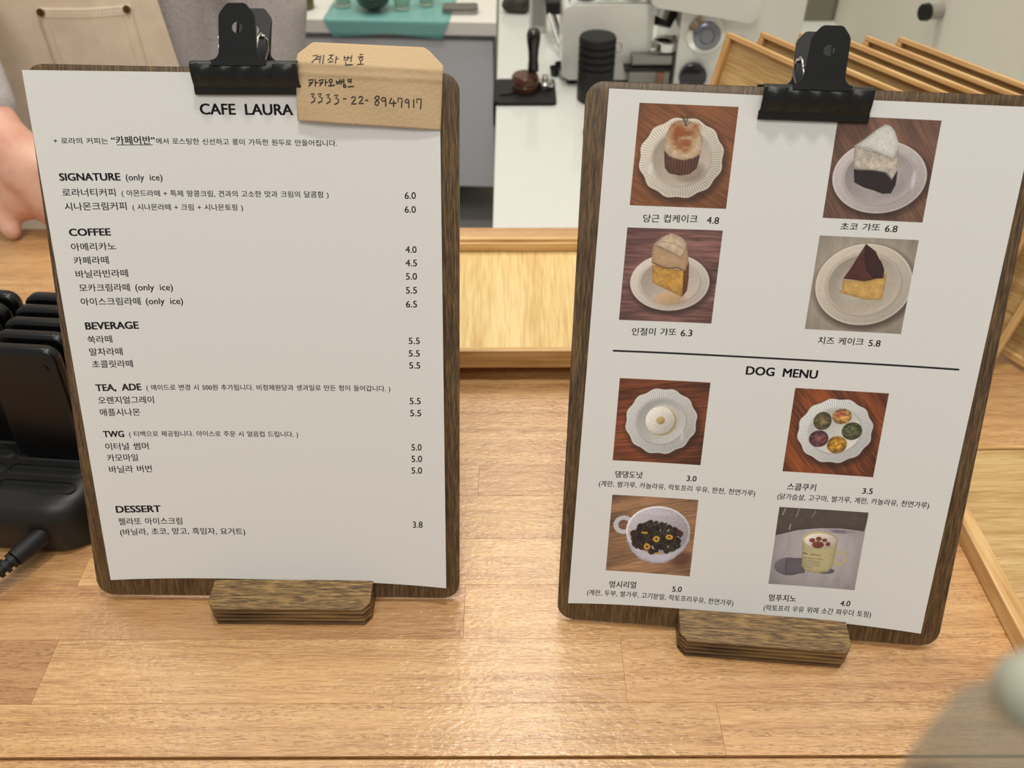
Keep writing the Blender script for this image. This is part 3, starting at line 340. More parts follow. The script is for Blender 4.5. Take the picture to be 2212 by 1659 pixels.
# printed photographs: flat prints painted vertex by vertex
NG=190
rng=np.random.RandomState(3)
def vnoise(x,y,seed=0):
    r=np.random.RandomState(seed); g=r.rand(64,64); xi=np.floor(x).astype(int); yi=np.floor(y).astype(int); fx=x-xi; fy=y-yi
    fx=fx*fx*(3-2*fx); fy=fy*fy*(3-2*fy); G=lambda a,b_: g[a%64,b_%64]
    return (G(xi,yi)*(1-fx)+G(xi+1,yi)*fx)*(1-fy)+(G(xi,yi+1)*(1-fx)+G(xi+1,yi+1)*fx)*fy
def paint(ops,seed):
    T,S=np.mgrid[0:NG+1,0:NG+1]/NG; img=np.zeros((NG+1,NG+1,3)); AA=1.2/NG
    fine=vnoise(S*70,T*70,seed+9)-.5; mid=vnoise(S*22,T*22,seed+5)-.5
    def comp(m,c): 
        img[:]=img*(1-m[...,None])+c*m[...,None]
    def seg(x,y,a,b_):
        dx,dy=b_[0]-a[0],b_[1]-a[1]; q=np.clip(((x-a[0])*dx+(y-a[1])*dy)/(dx*dx+dy*dy+1e-12),0,1)
        return np.hypot(x-a[0]-q*dx,y-a[1]-q*dy)
    def inside(pts):
        m=np.zeros(S.shape,bool); n=len(pts); d=np.full(S.shape,9.)
        for k in range(n):
            (x0,y0),(x1,y1)=pts[k],pts[(k+1)%n]
            c=((y0>T)!=(y1>T))&(S<(x1-x0)*(T-y0)/((y1-y0) if y1!=y0 else 1e-9)+x0); m^=c; d=np.minimum(d,seg(S,T,pts[k],pts[(k+1)%n]))
        return np.clip(.5+np.where(m,d,-d)/AA,0,1),d*m
    def ell(c,rx,ry,soft=0):
        r=np.hypot((S-c[0])/rx,(T-c[1])/ry); d=(1-r)*min(rx,ry); return (np.clip(.5+d/AA,0,1) if soft<=0 else np.clip((1-r)/soft,0,1)),r
    for op in ops:
        k=op[0]
        if k=='bg':
            c=np.array(op[1],float); gx,gy=op[2]; L=math.hypot(gx,gy); gx/=L; gy/=L
            across=S*gx+T*gy; along=-S*gy+T*gx
            g=(vnoise(across*op[3]*5+90,along*4+50,seed)-.5)*.9+(vnoise(across*op[3]*12+90,along*8+50,seed+1)-.5)*.7+(vnoise(across*op[3]*.5+20,along*.8+9,seed+2)-.5)
            vig=1.06-.5*((S-.5)**2+(T-.5)**2)
            img[:]=c*(1+g[...,None]*op[4]*1.6)*vig[...,None]
        elif k=='plate':
            (c,rx,ry,c1,c2,sc)=op[1:]
            th=np.arctan2((T-c[1])/ry,(S-c[0])/rx); rr=np.hypot((S-c[0])/rx,(T-c[1])/ry)
            sh=np.clip((1.13-np.hypot((S-c[0]-.02)/rx,(T-c[1]-.035)/ry))/.16,0,1)*.55; comp(sh,np.array((34,22,16.)))
            edge=1-(.022*(1+np.cos(th*12)) if sc else 0); d=(edge-rr)*min(rx,ry); m=np.clip(.5+d/AA,0,1)
            col=np.array(c1,float)*(1+.07*(-(S-c[0])/rx-(T-c[1])/ry)[...,None])
            if sc: col=col*(1+.13*np.sin(th*92)*((rr>.71)&(rr<.96)))[...,None]
            comp(m,col); wm=np.clip((.69 if sc else .76)-rr,0,.04)/.04; comp(wm,np.array(c2,float)*(1+.12*((S-c[0])/rx+(T-c[1])/ry)[...,None]))
            ring=np.exp(-((rr-(.70 if sc else .78))/.02)**2)*.25; comp(ring,np.array((120,108,98.)))
            ring=np.exp(-((rr-edge+.02)/.014)**2)*.55*(m>0); comp(ring,np.array((232,226,216.)))
        elif k=='ell':
            m,r=ell(op[1],op[2],op[3],op[5] if op[5]>=.3 else 0); comp(m*(.85 if op[5]>=.3 else 1),np.array(op[4],float)*(1+fine[...,None]*.05)*(1+.12*(-(S-op[1][0])/op[2]-(T-op[1][1])/op[3])[...,None]))
        elif k=='poly':
            m,d=inside(op[1]); c=np.array(op[2],float); sh=1+(fine*.42+mid*.55)*op[3]
            if len(op)>4 and op[4]=='v': sh=sh*(1+.22*np.sin(S*210))
            sh=sh*(1-.22*np.exp(-d/.02)); comp(m,c*sh[...,None])
        elif k=='spot':
            m,r=ell(op[1],op[2],op[3],.6); m=m*np.clip(.8+mid*1.6+fine*.7,0,1); comp(m,np.array(op[4],float))
        elif k=='line':
            d=np.full(S.shape,9.)
            for a,b_ in zip(op[1],op[1][1:]): d=np.minimum(d,seg(S,T,a,b_))
            comp(np.clip(.5+(op[2]/2-d)/AA,0,1),np.array(op[3],float))
        elif k=='hl':
            m,r=ell(op[1],op[2],op[3],.5); comp(m*.55,np.array(op[4],float))
        elif k=='ring':
            r=np.hypot((S-op[1][0])/op[2],(T-op[1][1])/op[3]); w_=op[4]/op[2]/2; comp(np.clip((w_-abs(r-1+w_))*op[2]/AA+.5,0,1),np.array(op[5],float))
        elif k=='scoop':
            m,r=ell(op[1],op[2],op[3]); a=vnoise(S*34+T*22,T*44-S*14,int(op[1][0]*1000)); sh=(.62+.75*a)*(1.12-.45*r)
            comp(m*np.clip((1.06-r)/.06,0,1),np.array(op[4],float)*sh[...,None]*1.15)
        elif k=='rings':
            (cx_,cy_),rx,ry=op[1],op[2],op[3]; R2=np.random.RandomState(11)
            cols=[(44,34,28),(58,50,34),(30,26,22),(70,40,32),(52,58,36),(38,24,22)]
            for q in range(170):
                a=R2.rand()*6.28; b_=math.sqrt(R2.rand()); x=cx_+rx*b_*math.cos(a); y=cy_+ry*b_*math.sin(a)*.95
                rad=.030+R2.rand()*.012; asp=.55+.45*R2.rand(); an=R2.rand()*3.14
                u=(S-x)*math.cos(an)+(T-y)*math.sin(an); v=-(S-x)*math.sin(an)+(T-y)*math.cos(an); r=np.hypot(u/rad,v/(rad*asp))
                c=np.array(cols[q%6],float)*(.8+.5*R2.rand()); comp(np.clip((1-r)*rad/AA+.5,0,1),c*np.where(r<.4,.45,1.15-.35*r)[...,None])
            for x,y,rx2,ry2 in [(-.35,.62,.9,1),(.0,.1,.9,.95),(.5,-.08,1,.8),(-.5,-.25,.9,.35),(.13,1.0,1,.3)]:
                r=np.hypot((S-cx_-x*rx)/(.038*rx2),(T-cy_-y*ry)/(.038*ry2)); comp(np.clip((.5-abs(r-.72))*6*(r<1.25),0,1)*(r>.38),np.array((205,150,50.)))
    img*=(1+fine[...,None]*.05); img=np.clip(img/255*.96,0,1)
    return np.where(img<=.04045,img/12.92,((img+.055)/1.055)**2.4)
MPH=bpy.data.materials.new('photo_print'); MPH.use_nodes=True; nt=MPH.node_tree; at=nt.nodes.new('ShaderNodeVertexColor'); at.layer_name='print'
nt.links.new(at.outputs[0],nt.nodes['Principled BSDF'].inputs['Base Color']); nt.nodes['Principled BSDF'].inputs['Roughness'].default_value=.6
PLB={'cupcake':'photo of a frosted cupcake on a scalloped plate','white_cake':'photo of white cream cake with dark chocolate base','cream_cake':'photo of beige cream topped sponge cake slice','cheesecake':'photo of burnt top cheesecake slice','donut':'photo of a glazed ring doughnut on a ribbed plate','scoop_cookies':'photo of five coloured scoop cookies on a plate','cereal_cup':'photo of dark ring cereal in a white cup','puppy_cup':'photo of a cream mug with paw shaped topping'}
for q_,(n,st,ops) in enumerate(PHOTOS):
    def fn(a,b_):
        c=[(1-a)*(1-b_),a*(1-b_),a*b_,(1-a)*b_]; s=sum(st[k][0]*c[k] for k in range(4)); t=sum(st[k][1]*c[k] for k in range(4)); return psheet(1,s,t,.00028)
    me=grid(lambda a,b_:(a,b_,0),NG,NG); B_,A_=np.mgrid[0:NG+1,0:NG+1]/NG; A_=A_.ravel(); B_=B_.ravel()
    cw=[(1-A_)*(1-B_),A_*(1-B_),A_*B_,(1-A_)*B_]; s=sum(st[k][0]*cw[k] for k in range(4)); t=sum(st[k][1]*cw[k] for k in range(4))
    qq=np.array(PQ[1]); c2=[(1-s)*(1-t),s*(1-t),s*t,(1-s)*t]; co=np.stack([sum(qq[k][0]*c2[k] for k in range(4)),sum(qq[k][1]*c2[k] for k in range(4)),lift(s,t)+.00004],1)
    me.vertices.foreach_set('co',co.reshape(-1)); me.update(); img=paint(ops,q_*7+1)
    ca=me.color_attributes.new('print','FLOAT_COLOR','POINT'); buf=np.ones((NG+1,NG+1,4),dtype=np.float32); buf[...,:3]=img; ca.data.foreach_set('color',buf.reshape(-1))
    o=link('food_photo',me,MPH,sheets[1]); o['label']=PLB[n]
# ---------------- kraft note with handwriting ----------------
nt_=thing('kraft_note','folded brown kraft paper note with a handwritten number, stuck over the left board corner','note',mat4=frame(0))
def note(a,b_):
    bl=(.0342,.2843); br=(.1075,.2798)
    us=[0,.095,.86,.90,1]; topv=[.3165,.3222,.3198,.3180,.3108]; tv=float(np.interp(a,us,topv))
    ul=.0342+(.0358-.0342)*b_; ur=.1075+(.1096-.1075)*b_
    u=ul+(ur-ul)*a; v0=bl[1]+(br[1]-bl[1])*a; v=v0+(tv-v0)*b_
    l=.0036+.0010*math.sin(a*PI)*(1-b_)+.0004*math.sin(a*9+b_*5)
    fold=.3125-.004*a; 
    if v>fold: l-= (v-fold)*.9; 
    l+=.0005*math.exp(-((v-(.3075-.0035*a))/.0012)**2)
    return (u,v,l)
me=grid(note,60,48); o=link('note_paper',me,MKR,nt_); s_=o.modifiers.new('thick','SOLIDIFY'); s_.thickness=.0002; s_.offset=-1
def notel(u,v):
    b_=0.5
    for _ in range(25):
        a=(u-.0342)/(.1075-.0342)
        ul=.0342+.0016*b_; ur=.1075+.0021*b_; a=(u-ul)/(ur-ul); p=note(a,b_); p2=note(a,b_+.01); b_=min(1,max(0,b_+(v-p[1])/(p2[1]-p[1])*.01))
    return note(a,b_)[2]
bm=B()
for pl in HAND:
    pts=[]
    for (x0,y0),(x1,y1) in zip(pl,pl[1:]):
        n=max(1,int(math.hypot(x1-x0,y1-y0)/.0012))
        for k in range(n): pts.append((x0+(x1-x0)*k/n,y0+(y1-y0)*k/n))
    pts.append(pl[-1]); P3=[Vector((x,y,notel(x,y)+.00012)) for x,y in pts]; prev=None
    for k,p in enumerate(P3):
        d=P3[min(k+1,len(P3)-1)]-P3[max(k-1,0)]; d.z=0; d.normalize() if d.length else None; nx=Vector((-d.y,d.x,0))*.00030
        a,b_=bm.verts.new(p+nx),bm.verts.new(p-nx)
        if prev: bm.faces.new((prev[0],prev[1],b_,a))
        prev=(a,b_)
obj('handwriting',bm,MINK,nt_)
# ---------------- bulldog clips ----------------
def outline_plate(bm,outer,hole,mp,th):
    vo=[bm.verts.new(mp(*p,0)) for p in outer]; vh=[bm.verts.new(mp(*p,0)) for p in hole]
    es=[bm.edges.new((a,b_)) for a,b_ in zip(vo,vo[1:]+vo[:1])]+[bm.edges.new((a,b_)) for a,b_ in zip(vh,vh[1:]+vh[:1])]
    r=bmesh.ops.triangle_fill(bm,edges=es,use_beauty=True); fs=[g for g in r['geom'] if isinstance(g,bmesh.types.BMFace)]
    ex=bmesh.ops.extrude_face_region(bm,geom=fs); nv=[g for g in ex['geom'] if isinstance(g,bmesh.types.BMVert)]
    off=Vector(mp(0,0,th))-Vector(mp(0,0,0))
    for v in nv: v.co+=off
def clip(i,uc,w_,v0,v1,hu,hw,top,label,shr=0):
    t=thing('bulldog_clip',label,'clip',mat4=frame(i),group='bulldog clips')
    for side in (1,-1):
        base=.0 if side==1 else -.004
        prof=[(0,.0022),(.0006,.0030),(.0022,.0034),(.0036,.0034),(.0048,.0052),(.0085,.0080),(.0125,.0092),(.0150,.0088),(.0162,.0070),(.0166,.0045)]
        H=v1-v0; nu=60; rings=[]
        bm=B()
        for (pv,pl) in prof:
            row=[]
            for k in range(nu+1):
                a=k/nu; u=uc-w_/2+w_*a; kk=min(1,max(0,(pv-.004)/.004))*min(1,max(0,(.0150-pv)/.003)); rid=.0009*math.cos((a-.5)*2*PI*5.2)*kk
                flare=.0006*(1-pv/.0166) ; uu=uc+(u-uc)*(1+ (.02 if pv<.004 else 0))
                row.append(bm.verts.new((uu,v0+pv/.0166*H,base+side*(pl+rid*(1 if pv<.016 else .3)))))
            rings.append(row)
        for a_,b_ in zip(rings,rings[1:]):
            for k in range(nu): bm.faces.new((a_[k],a_[k+1],b_[k+1],b_[k]))
        o=obj('jaw',bm,MCLIP,t,smooth=60); s_=o.modifiers.new('th','SOLIDIFY'); s_.thickness=.0008; s_.offset=0
        L=top-v1
        lean=(.06 if side==1 else .36)
        def mp(u,v,d,side=side,base=base): return (u+(v-v1)*shr,v,base+side*(.0078+(max(v-v1,0))*lean+.0012+d))
        fl=.0045; pts=[]
        pts+=[(hu-hw/2-fl,v1-.002)]
        for k in range(7): a=k/6*PI/2; pts.append((hu-hw/2-fl+fl*math.sin(a)-.0006,v1+.0005+fl*(1-math.cos(a))))
        c=.0052
        pts+=[(hu-hw/2,top-c*1.15),(hu-hw/2+.0008,top-c*.8),(hu-hw/2+c*.75,top-.0006),(hu-hw/2+c,top),(hu+hw/2-c,top),(hu+hw/2-c*.75,top-.0006),(hu+hw/2-.0008,top-c*.8),(hu+hw/2,top-c*1.15)]
        for k in range(7): a=(1-k/6)*PI/2; pts.append((hu+hw/2+fl-fl*math.sin(a)+.0006,v1+.0005+fl*(1-math.cos(a))))
        pts+=[(hu+hw/2+fl,v1-.002)]
        hv=top-.0110; hole=[(hu+.0026*math.cos(a),hv+.0026*math.sin(a)) for a in [2*PI*k/20 for k in range(20)]]
        bm=B(); outline_plate(bm,pts,hole,mp,.0009)
        # folded side flanges stiffen the handle
        for sg in (-1,1):
            a0=Vector(mp(hu+sg*hw/2,v1+.006,0)); a1=Vector(mp(hu+sg*hw/2,top-c*1.3,0)); q=Vector((0,0,-side*.0022)); x=Vector((sg*.0006,0,0)); vv=[bm.verts.new(p) for p in (a0,a1,a1+q,a0+q,a0-x,a1-x,a1+q-x,a0+q-x)]
            for f in ((0,1,2,3),(7,6,5,4),(0,4,5,1),(1,5,6,2),(2,6,7,3),(3,7,4,0)): bm.faces.new([vv[z] for z in f])
        o=obj('handle',bm,MCLIP,t,smooth=30)
    for sg in (-1,1):
        x=hu+sg*(hw/2-.0016); bm=B()
        tube(bm,[(x,v1-.001,.0075),(x+sg*.002,v1+.006,.009),(x+sg*.0026,v1+.011,.006),(x+sg*.002,v1+.0135,-.001),(x+sg*.0026,v1+.011,-.010),(x+sg*.002,v1+.006,-.013),(x,v1-.001,-.0115)],.00055,8)
        tube(bm,[(x+sg*.001,v1+.0115,-.001),(x+sg*.0042,v1+.0115,-.001)],.0012,10)
        obj('spring',bm,MCHR,t,smooth=60)
clip(0,.0103,.0535,.2970,.3128,.0086,.0176,.3392,'black bulldog clip on the left board, beside the kraft note',.075)
clip(1,.0,.0528,.2938,.3102,.0010,.0184,.3372,'black bulldog clip on the right board, in front of the bamboo trays',.03)
# ---------------- bamboo trays ----------------
def tray_parts(root,L,W,H,th=.007,floor=.004,mfx=MBAX,mfy=MBAY,mfl=MBAM,step=True):
    obj('tray_floor',box(B(),(th*.6,th*.6,floor*.3),(L-th*.6,W-th*.6,floor*1.3)),mfl,root)
    for n,(a,b_,m) in enumerate([((0,0,0),(L,th,H),mfx),((0,W-th,0),(L,W,H),mfx),((0,th,0),(th,W-th,H),mfy),((L-th,th,0),(L,W-th,H),mfy)]):
        obj('rim',box(B(),a,b_,.001,2),m,root)
t=thing('bamboo_tray','pale bamboo serving tray lying flat between the two menu boards','tray',(-.17,.533,.013))
tray_parts(t,.29,.170,.0175,.0055)
bm=B()
box(bm,(.02,.02,-.0128),(.27,.03,.0)); box(bm,(.02,.15,-.0128),(.27,.16,.0)); obj('foot',bm,MBAX,t)
ob=obj('rim_ledge',box(B(),(.0055,.1612,.006),(.2845,.1645,.0145),.0005),MBAX,t)
# near right board tray
t=thing('bamboo_tray','wide bamboo tray lying flat beside the right menu board, near the customer','tray',(.2995,.20,.0003),math.radians(1.2))
obj('tray_floor',box(B(),(.012,0,.0005),(.42,.243,.009),.0005),MOLV,t)
obj('rim',box(B(),(0,0,0),(.0075,.245,.014),.001),MBAY,t); obj('rim',box(B(),(.0078,0,.0005),(.0118,.245,.0112),.0008),MBAY,t)
obj('rim',box(B(),(.012,.2435,.0),(.42,.2465,.0105),.001),MBAX,t); obj('rim',box(B(),(.012,-.008,0),(.42,-.0005,.013),.001),MBAX,t)
obj('rim',box(B(),(.4205,-.008,0),(.428,.2465,.014),.001),MBAY,t)
# small flat tray further back right
t=thing('bamboo_tray','low bamboo tray lying flat at the right edge behind the right board','tray',(.428,.475,.0003))
tray_parts(t,.20,.16,.012,.006)
# leaning trays
th=math.radians(15); D=Vector((math.sin(th)*-.854,math.sin(th)*-.52,-math.cos(th))); Dd=Vector((.52,-.854,0)).normalized(); Nn=D.cross(Dd).normalized()
if Nn.x>0: Nn=-Nn
TP=[(.1884,.7777),(.2181,.7786),(.2515,.7761),(.2782,.7736),(.3070,.7689),(.3346,.7664)]
TL=['first and leftmost','second','third','fourth','fifth','sixth and rightmost']
first=None
for k,(x,y) in enumerate(TP):
    # local x along near direction, local y down the tray, local z towards the open (left) side
    m=Matrix((Dd,D,Dd.cross(D))).transposed().to_4x4(); m.translation=Vector((x,y,.19))
    lab=f'{TL[k]} bamboo tray from the left, standing on edge in the leaning row'
    if first is None:
        first=thing('bamboo_tray',lab,'tray',mat4=m,group='leaning bamboo trays'); sgn=1 if Dd.cross(D).x<0 else -1
        Lx,Wy,Hh=.235,.1915,.010
        bm=B(); 
        z=lambda a: sgn*a
        def bx(n,a,b_,mm):
            a=list(a);b_=list(b_); a[2],b_[2]=sorted((sgn*a[2],sgn*b_[2])); obj(n,box(B(),a,b_,.0008,2),mm,first)
        bx('tray_floor',(.003,.003,-.0075),(Lx-.003,Wy-.003,-.0058),MOLV)
        bx('rim',(0,0,-.0062),(Lx,.0042,0),MBAX); bx('rim',(0,Wy-.0055,-.0062),(Lx,Wy,0),MBAX); bx('rim',(0,.0044,-.0062),(.0055,Wy-.0057,0),MBAY); bx('rim',(Lx-.0055,.0044,-.0062),(Lx,Wy-.0057,0),MBAY)
        kids=list(first.children)
    else:
        r=first.copy(); COL.objects.link(r); r.matrix_world=m; r['label']=lab
        for c in kids:
            d=c.copy(); COL.objects.link(d); d.parent=r
# rack that carries them
m0=thing('tray_rack','low bamboo rack under the leaning trays, mostly hidden','rack',(0,0,0))
bm=B()
for off in (.03,.20):
    a=Vector((TP[0][0],TP[0][1],0))+Dd*off-Vector((.08,0,0)); b_=Vector((TP[5][0],TP[5][1],0))+Dd*off+Vector((.01,0,0))
    tube(bm,[(a.x,a.y,.0016),(b_.x,b_.y,.0016)],.0016,8)
obj('rail',bm,MBAX,m0)
# ---------------- charging dock ----------------
dk=thing('charging_dock','black multi-slot charging dock on the counter at the left edge','charging dock',(-.3385,.363,0),math.radians(-5))
def dock_outline(off): 
    return [(-.145+off,.175-off),(-.145+off,0+off+.02),(-.135+off,.008+off),(-.11,off),(.035,off),(.058-off,.01+off),(.066-off,.035+off),(.066-off,.14),(.05-off,.175-off)]
bm=B(); zs=[(0,.004),(.004,0),(.028,.001),(.036,.004),(.0395,.010),(.0405,.016)]; rings=[]
def rq(off):
    return rounded_quad([(-.145+off,.18-off),(-.145+off,off),(.068-off,off),(.068-off,.18-off)],.03-off*.6,8)
for z_,o_ in zs: rings.append([bm.verts.new((x,y,z_)) for x,y in rq(o_)])
for a,b_ in zip(rings,rings[1:]):
    n=len(a)
    for q in range(n): bm.faces.new((a[q],a[(q+1)%n],b_[(q+1)%n],b_[q]))
bm.faces.new(rings[0][::-1]); bm.faces.new(rings[-1]); obj('dock_base',bm,MBLK,dk,smooth=50)
for row in range(8):
    for cc in (-.0505,.0035):
        y=.0225+row*.0135; bm=B(); 
        outer=rounded_quad([(cc-.002,y+.0055),(cc-.002,y-.0045),(cc+.052,y-.0045),(cc+.052,y+.0055)],.0052,5)
        inner=rounded_quad([(cc+.0005,y+.0040),(cc+.0005,y-.0030),(cc+.0495,y-.0030),(cc+.0495,y+.0040)],.0036,5)
        lo=[bm.verts.new((x,yy,.0404)) for x,yy in outer]; hi=[bm.verts.new((x,yy,.0416)) for x,yy in inner]; dn=[bm.verts.new((x,yy,.0407)) for x,yy in inner]
        n=len(lo)
        for q in range(n):
            bm.faces.new((lo[q],lo[(q+1)%n],hi[(q+1)%n],hi[q])); bm.faces.new((hi[q],hi[(q+1)%n],dn[(q+1)%n],dn[q]))
        bm.faces.new(dn); obj('slot',bm,MSLOT,dk,smooth=40)
dm=dk.matrix_world.copy() if False else (Matrix.Translation(Vector((-.3385,.363,0)))@Matrix.Rotation(math.radians(-5),4,'Z'))
pg0=None; names=['front pager of the right row in the dock','second pager of the right row in the dock','third pager of the right row in the dock','fourth pager of the right row in the dock','rear pager of the right row in the dock','front pager of the left row, cut by the frame edge','second pager of the left row in the dock','third pager of the left row in the dock','rear pager of the left row in the dock']
spots=[(.0055,.0495+.0135*k,0) for k in range(5)]+[(-.1145+.066,.0630+.0135*k,0) for k in range(4)]
for k,(px_,py_,dz) in enumerate(spots):
    m=dm@Matrix.Translation(Vector((px_,py_,.0412+dz)))@Matrix.Rotation(math.radians(-7),4,'X')
    lab='black rounded-corner '+names[k]
    if pg0 is None:
        pg0=thing('pager',lab,'pager',mat4=m,group='pagers in the dock')
        bm=B(); rings=[]
        for yy,ins in ((-.0035,.0028),(-.0031,.0012),(-.0022,.0003),(-.0012,0),(.0032,0),(.0042,.0003),(.0051,.0012),(.0055,.0028)):
            q=rounded_quad([(ins,.086-ins),(ins,ins),(.0485-ins,ins),(.0485-ins,.086-ins)],.0085-ins*.7,8); rings.append([bm.verts.new((x,yy,z_)) for x,z_ in q])
        for a,b_ in zip(rings,rings[1:]):
            n=len(a)
            for q in range(n): bm.faces.new((a[q],a[(q+1)%n],b_[(q+1)%n],b_[q]))
        bm.faces.new(rings[0][::-1]); bm.faces.new(rings[-1]); obj('pager_body',bm,MBLKG,pg0,smooth=60)
        for x in (.0085,.040):
            obj('screw_hole',lathe(B(),[(.0021,-.0042),(.0021,-.0036),(.0012,-.0036),(.0012,-.0034)],(x,0,.073),14,1),MBLKM,pg0)
        kids=list(pg0.children)
    else:
        r=pg0.copy(); COL.objects.link(r); r.matrix_world=m; r['label']=lab
        for c in kids:
            d=c.copy(); COL.objects.link(d); d.parent=r
cb=thing('power_cable','black power plug and cable running from the dock front to the left','cable',(0,0,0))
bm=B(); tube(bm,[(-.302,.367,.018),(-.3045,.360,.0175),(-.314,.344,.0165)],[.0070,.0068,.0058],18); obj('plug',bm,MBLKM,cb,smooth=60)
bm=B(); a=Vector((-.314,.344,.0165)); e=Vector((-.333,.318,.012))
for k in range(7):
    p=a.lerp(e,k/7+.02); q=a.lerp(e,k/7+.10); tube(bm,[p,q],[.0054-.0003*k,.0053-.0003*k],14)
tube(bm,[a,e],[.0038,.0024],12); obj('strain_relief',bm,MBLKM,cb,smooth=60)
bm=B(); tube(bm,[e,(-.35,.296,.007),(-.38,.276,.0027),(-.45,.266,.0024),(-.56,.30,.0024)],.0021,10); obj('cord',bm,MBLKM,cb,smooth=60)
# ---------------- tall bottle close to the lens ----------------
bt=thing('syrup_bottle','slender frosted bottle with a pale round knob, out of focus at the right edge','bottle',(.0600,.0524,0))
MFRO=mat('frosted_bottle',(160,158,142),.35,alpha=.5,noise=.03); MSYR=mat('brown_syrup',(92,62,36),.4)
obj('bottle_body',lathe(B(),[(.012,.0005),(.0125,.003),(.0105,.08),(.0078,.30),(.0074,.345),(.0066,.360),(.0040,.366)],n=40),MFRO,bt,smooth=60)
obj('syrup',lathe(B(),[(.011,.003),(.0115,.006),(.0095,.08),(.0068,.30),(.0064,.338),(.001,.3385)],n=32),MSYR,bt,smooth=60)
obj('knob',sph(B(),(0,0,.3695),.0046),mat('pale_knob',(160,160,142),.5),bt,smooth=60)
# ---------------- kitchen behind ----------------
KZ=-.12
wk=thing('white_worktop','long glossy white worktop running back from the wood counter','worktop',(0,0,0))
obj('worktop_slab',box(B(),(-.024,.80,KZ-.03),(.6195,2.0,KZ),.0015),MWHT,wk)
for k in range(2):
    obj('side_panel',box(B(),(-.020,.82+.45*k,-.93),(-.002,1.262+.45*k-.004,KZ-.0302)),mat('pale_side_panel',(196,204,204),.4),wk)
for k in range(7):
    obj('tape_mark',box(B(),(-.0212,.93+.055*k,KZ-.075-.03*(k%2)),(-.0201,.936+.055*k,KZ-.035)),mat('blue_tape',(50,84,150),.5),wk)
obj('base_cabinet',box(B(),(.0,.82,-.93),(.6,1.95,KZ-.031)),MGRY,wk)
gc=thing('grey_cabinet','grey base cabinet with a pale slab top behind the person','cabinet',(-.028,1.716,0),math.radians(-3.5))
obj('slab_top',prism(B(),[(-1.3,0),(.0,0),(-.040,.62),(-1.3,.62)],KZ-.026,KZ+.0005,2,.0015),mat('pale_slab',(236,232,222),.35),gc)
for k in range(3):
    obj('door',box(B(),(-.41*(k+1)+.002,.012,-.476),(-.41*k-.008,.03,KZ-.028-.012),.0015),MGRY,gc)
obj('cabinet_body',prism(B(),[(-1.28,.031),(-.008,.031),(-.046,.60),(-1.28,.60)],-.476,KZ-.027),MGRY,gc)
obj('shelf_back',box(B(),(-1.28,.30,-.60),(-.028,.31,-.4765)),mat('grey_shelf_back',(170,168,164),.6),gc); obj('plinth',prism(B(),[(-1.28,.05),(-.010,.05),(-.046,.60),(-1.28,.60)],-.93,-.605),MGRY2,gc)
obj('cable',tube(B(),[(-.30,.06,-.60),(-.22,.08,-.57),(-.14,.12,-.52),(-.10,.2,-.50)],.004,8),MBLKM,gc)
# things on the grey cabinet
mt=thing('drying_mat','translucent teal drying mat drooping over the pale slab edge','mat',(0,0,0))
Mg=Matrix.Translation(Vector((-.028,1.716,0)))@Matrix.Rotation(math.radians(-3.5),4,'Z')
def gl(x,y,z): return tuple(Mg@Vector((x,y,z)))
def matf(a,b_):
    s=b_*.26; x=-.335+.245*a+ (a-.5)*-.02*(b_<.1)
    if s<.035: 
        x=-.335+.245*a-(a-.5)*.03*(1-s/.035); return gl(x,-.004,KZ+.003-(.035-s)*(.75+.25*abs(2*a-1)))
    return gl(x,-.004+(s-.035),KZ+.003)
o=link('mat_sheet',grid(matf,24,40),MTEAL,mt); s_=o.modifiers.new('t','SOLIDIFY'); s_.thickness=.0012
def onslab(x,y): return Vector(gl(x,y,KZ+.0045))
p=onslab(-.245,.05); o=obj('serving_bowl',lathe(B(),[(.012,0),(.030,.012),(.036,.030),(.0345,.030),(.028,.013),(.001,.006)],tuple(p),28),mat('dark_green_glass',(40,48,40),.15,coat=.5),smooth=60); tag(o,'dark round bowl standing on the teal drying mat','bowl')
for k,(x,y,r,h,lab) in enumerate([(-.31,.07,.020,.050,'clear drinking glass left of the dark bowl'),(-.19,.06,.019,.045,'clear drinking glass just right of the dark bowl'),(-.145,.085,.018,.052,'clear drinking glass at the right end of the teal mat')]):
    p=onslab(x,y); o=obj('drinking_glass',lathe(B(),[(r*.75,0),(r,h),(r-.0015,h),(r*.72,.004),(.001,.004)],tuple(p),24),MGLS,smooth=60); tag(o,lab,'glass','clear glasses on the teal mat')
p=Vector(gl(-.385,.06,KZ+.001)); o=obj('spice_jar',lathe(B(),[(.018,0),(.019,.002),(.019,.028),(.013,.032),(.013,.040)],tuple(p),20),mat('olive_jar',(96,92,60),.3),smooth=60); tag(o,'small olive jar beside the grey shirt on the slab','jar')
p=Vector(gl(-.075,.055,KZ+.001)); o=obj('steel_lid',rbox(B(),(p.x-.035,p.y-.018,p.z),(p.x+.035,p.y+.018,p.z+.012),.008,4,.002),MSTL,smooth=40); tag(o,'brushed steel lid at the right end of the slab','lid')
# stone ornament
bm=B(); sph(bm,(.012,1.775,KZ+.017),.024,1.3,.8,.75,24,14)
for v in bm.verts: v.co+=Vector((math.sin(v.co.z*160+v.co.x*90),math.cos(v.co.x*120),math.sin(v.co.x*150)))*.0016
o=obj('stone_ornament',bm,MSTON,smooth=60); tag(o,'dark rough stone lump on the white worktop near the back','stone')
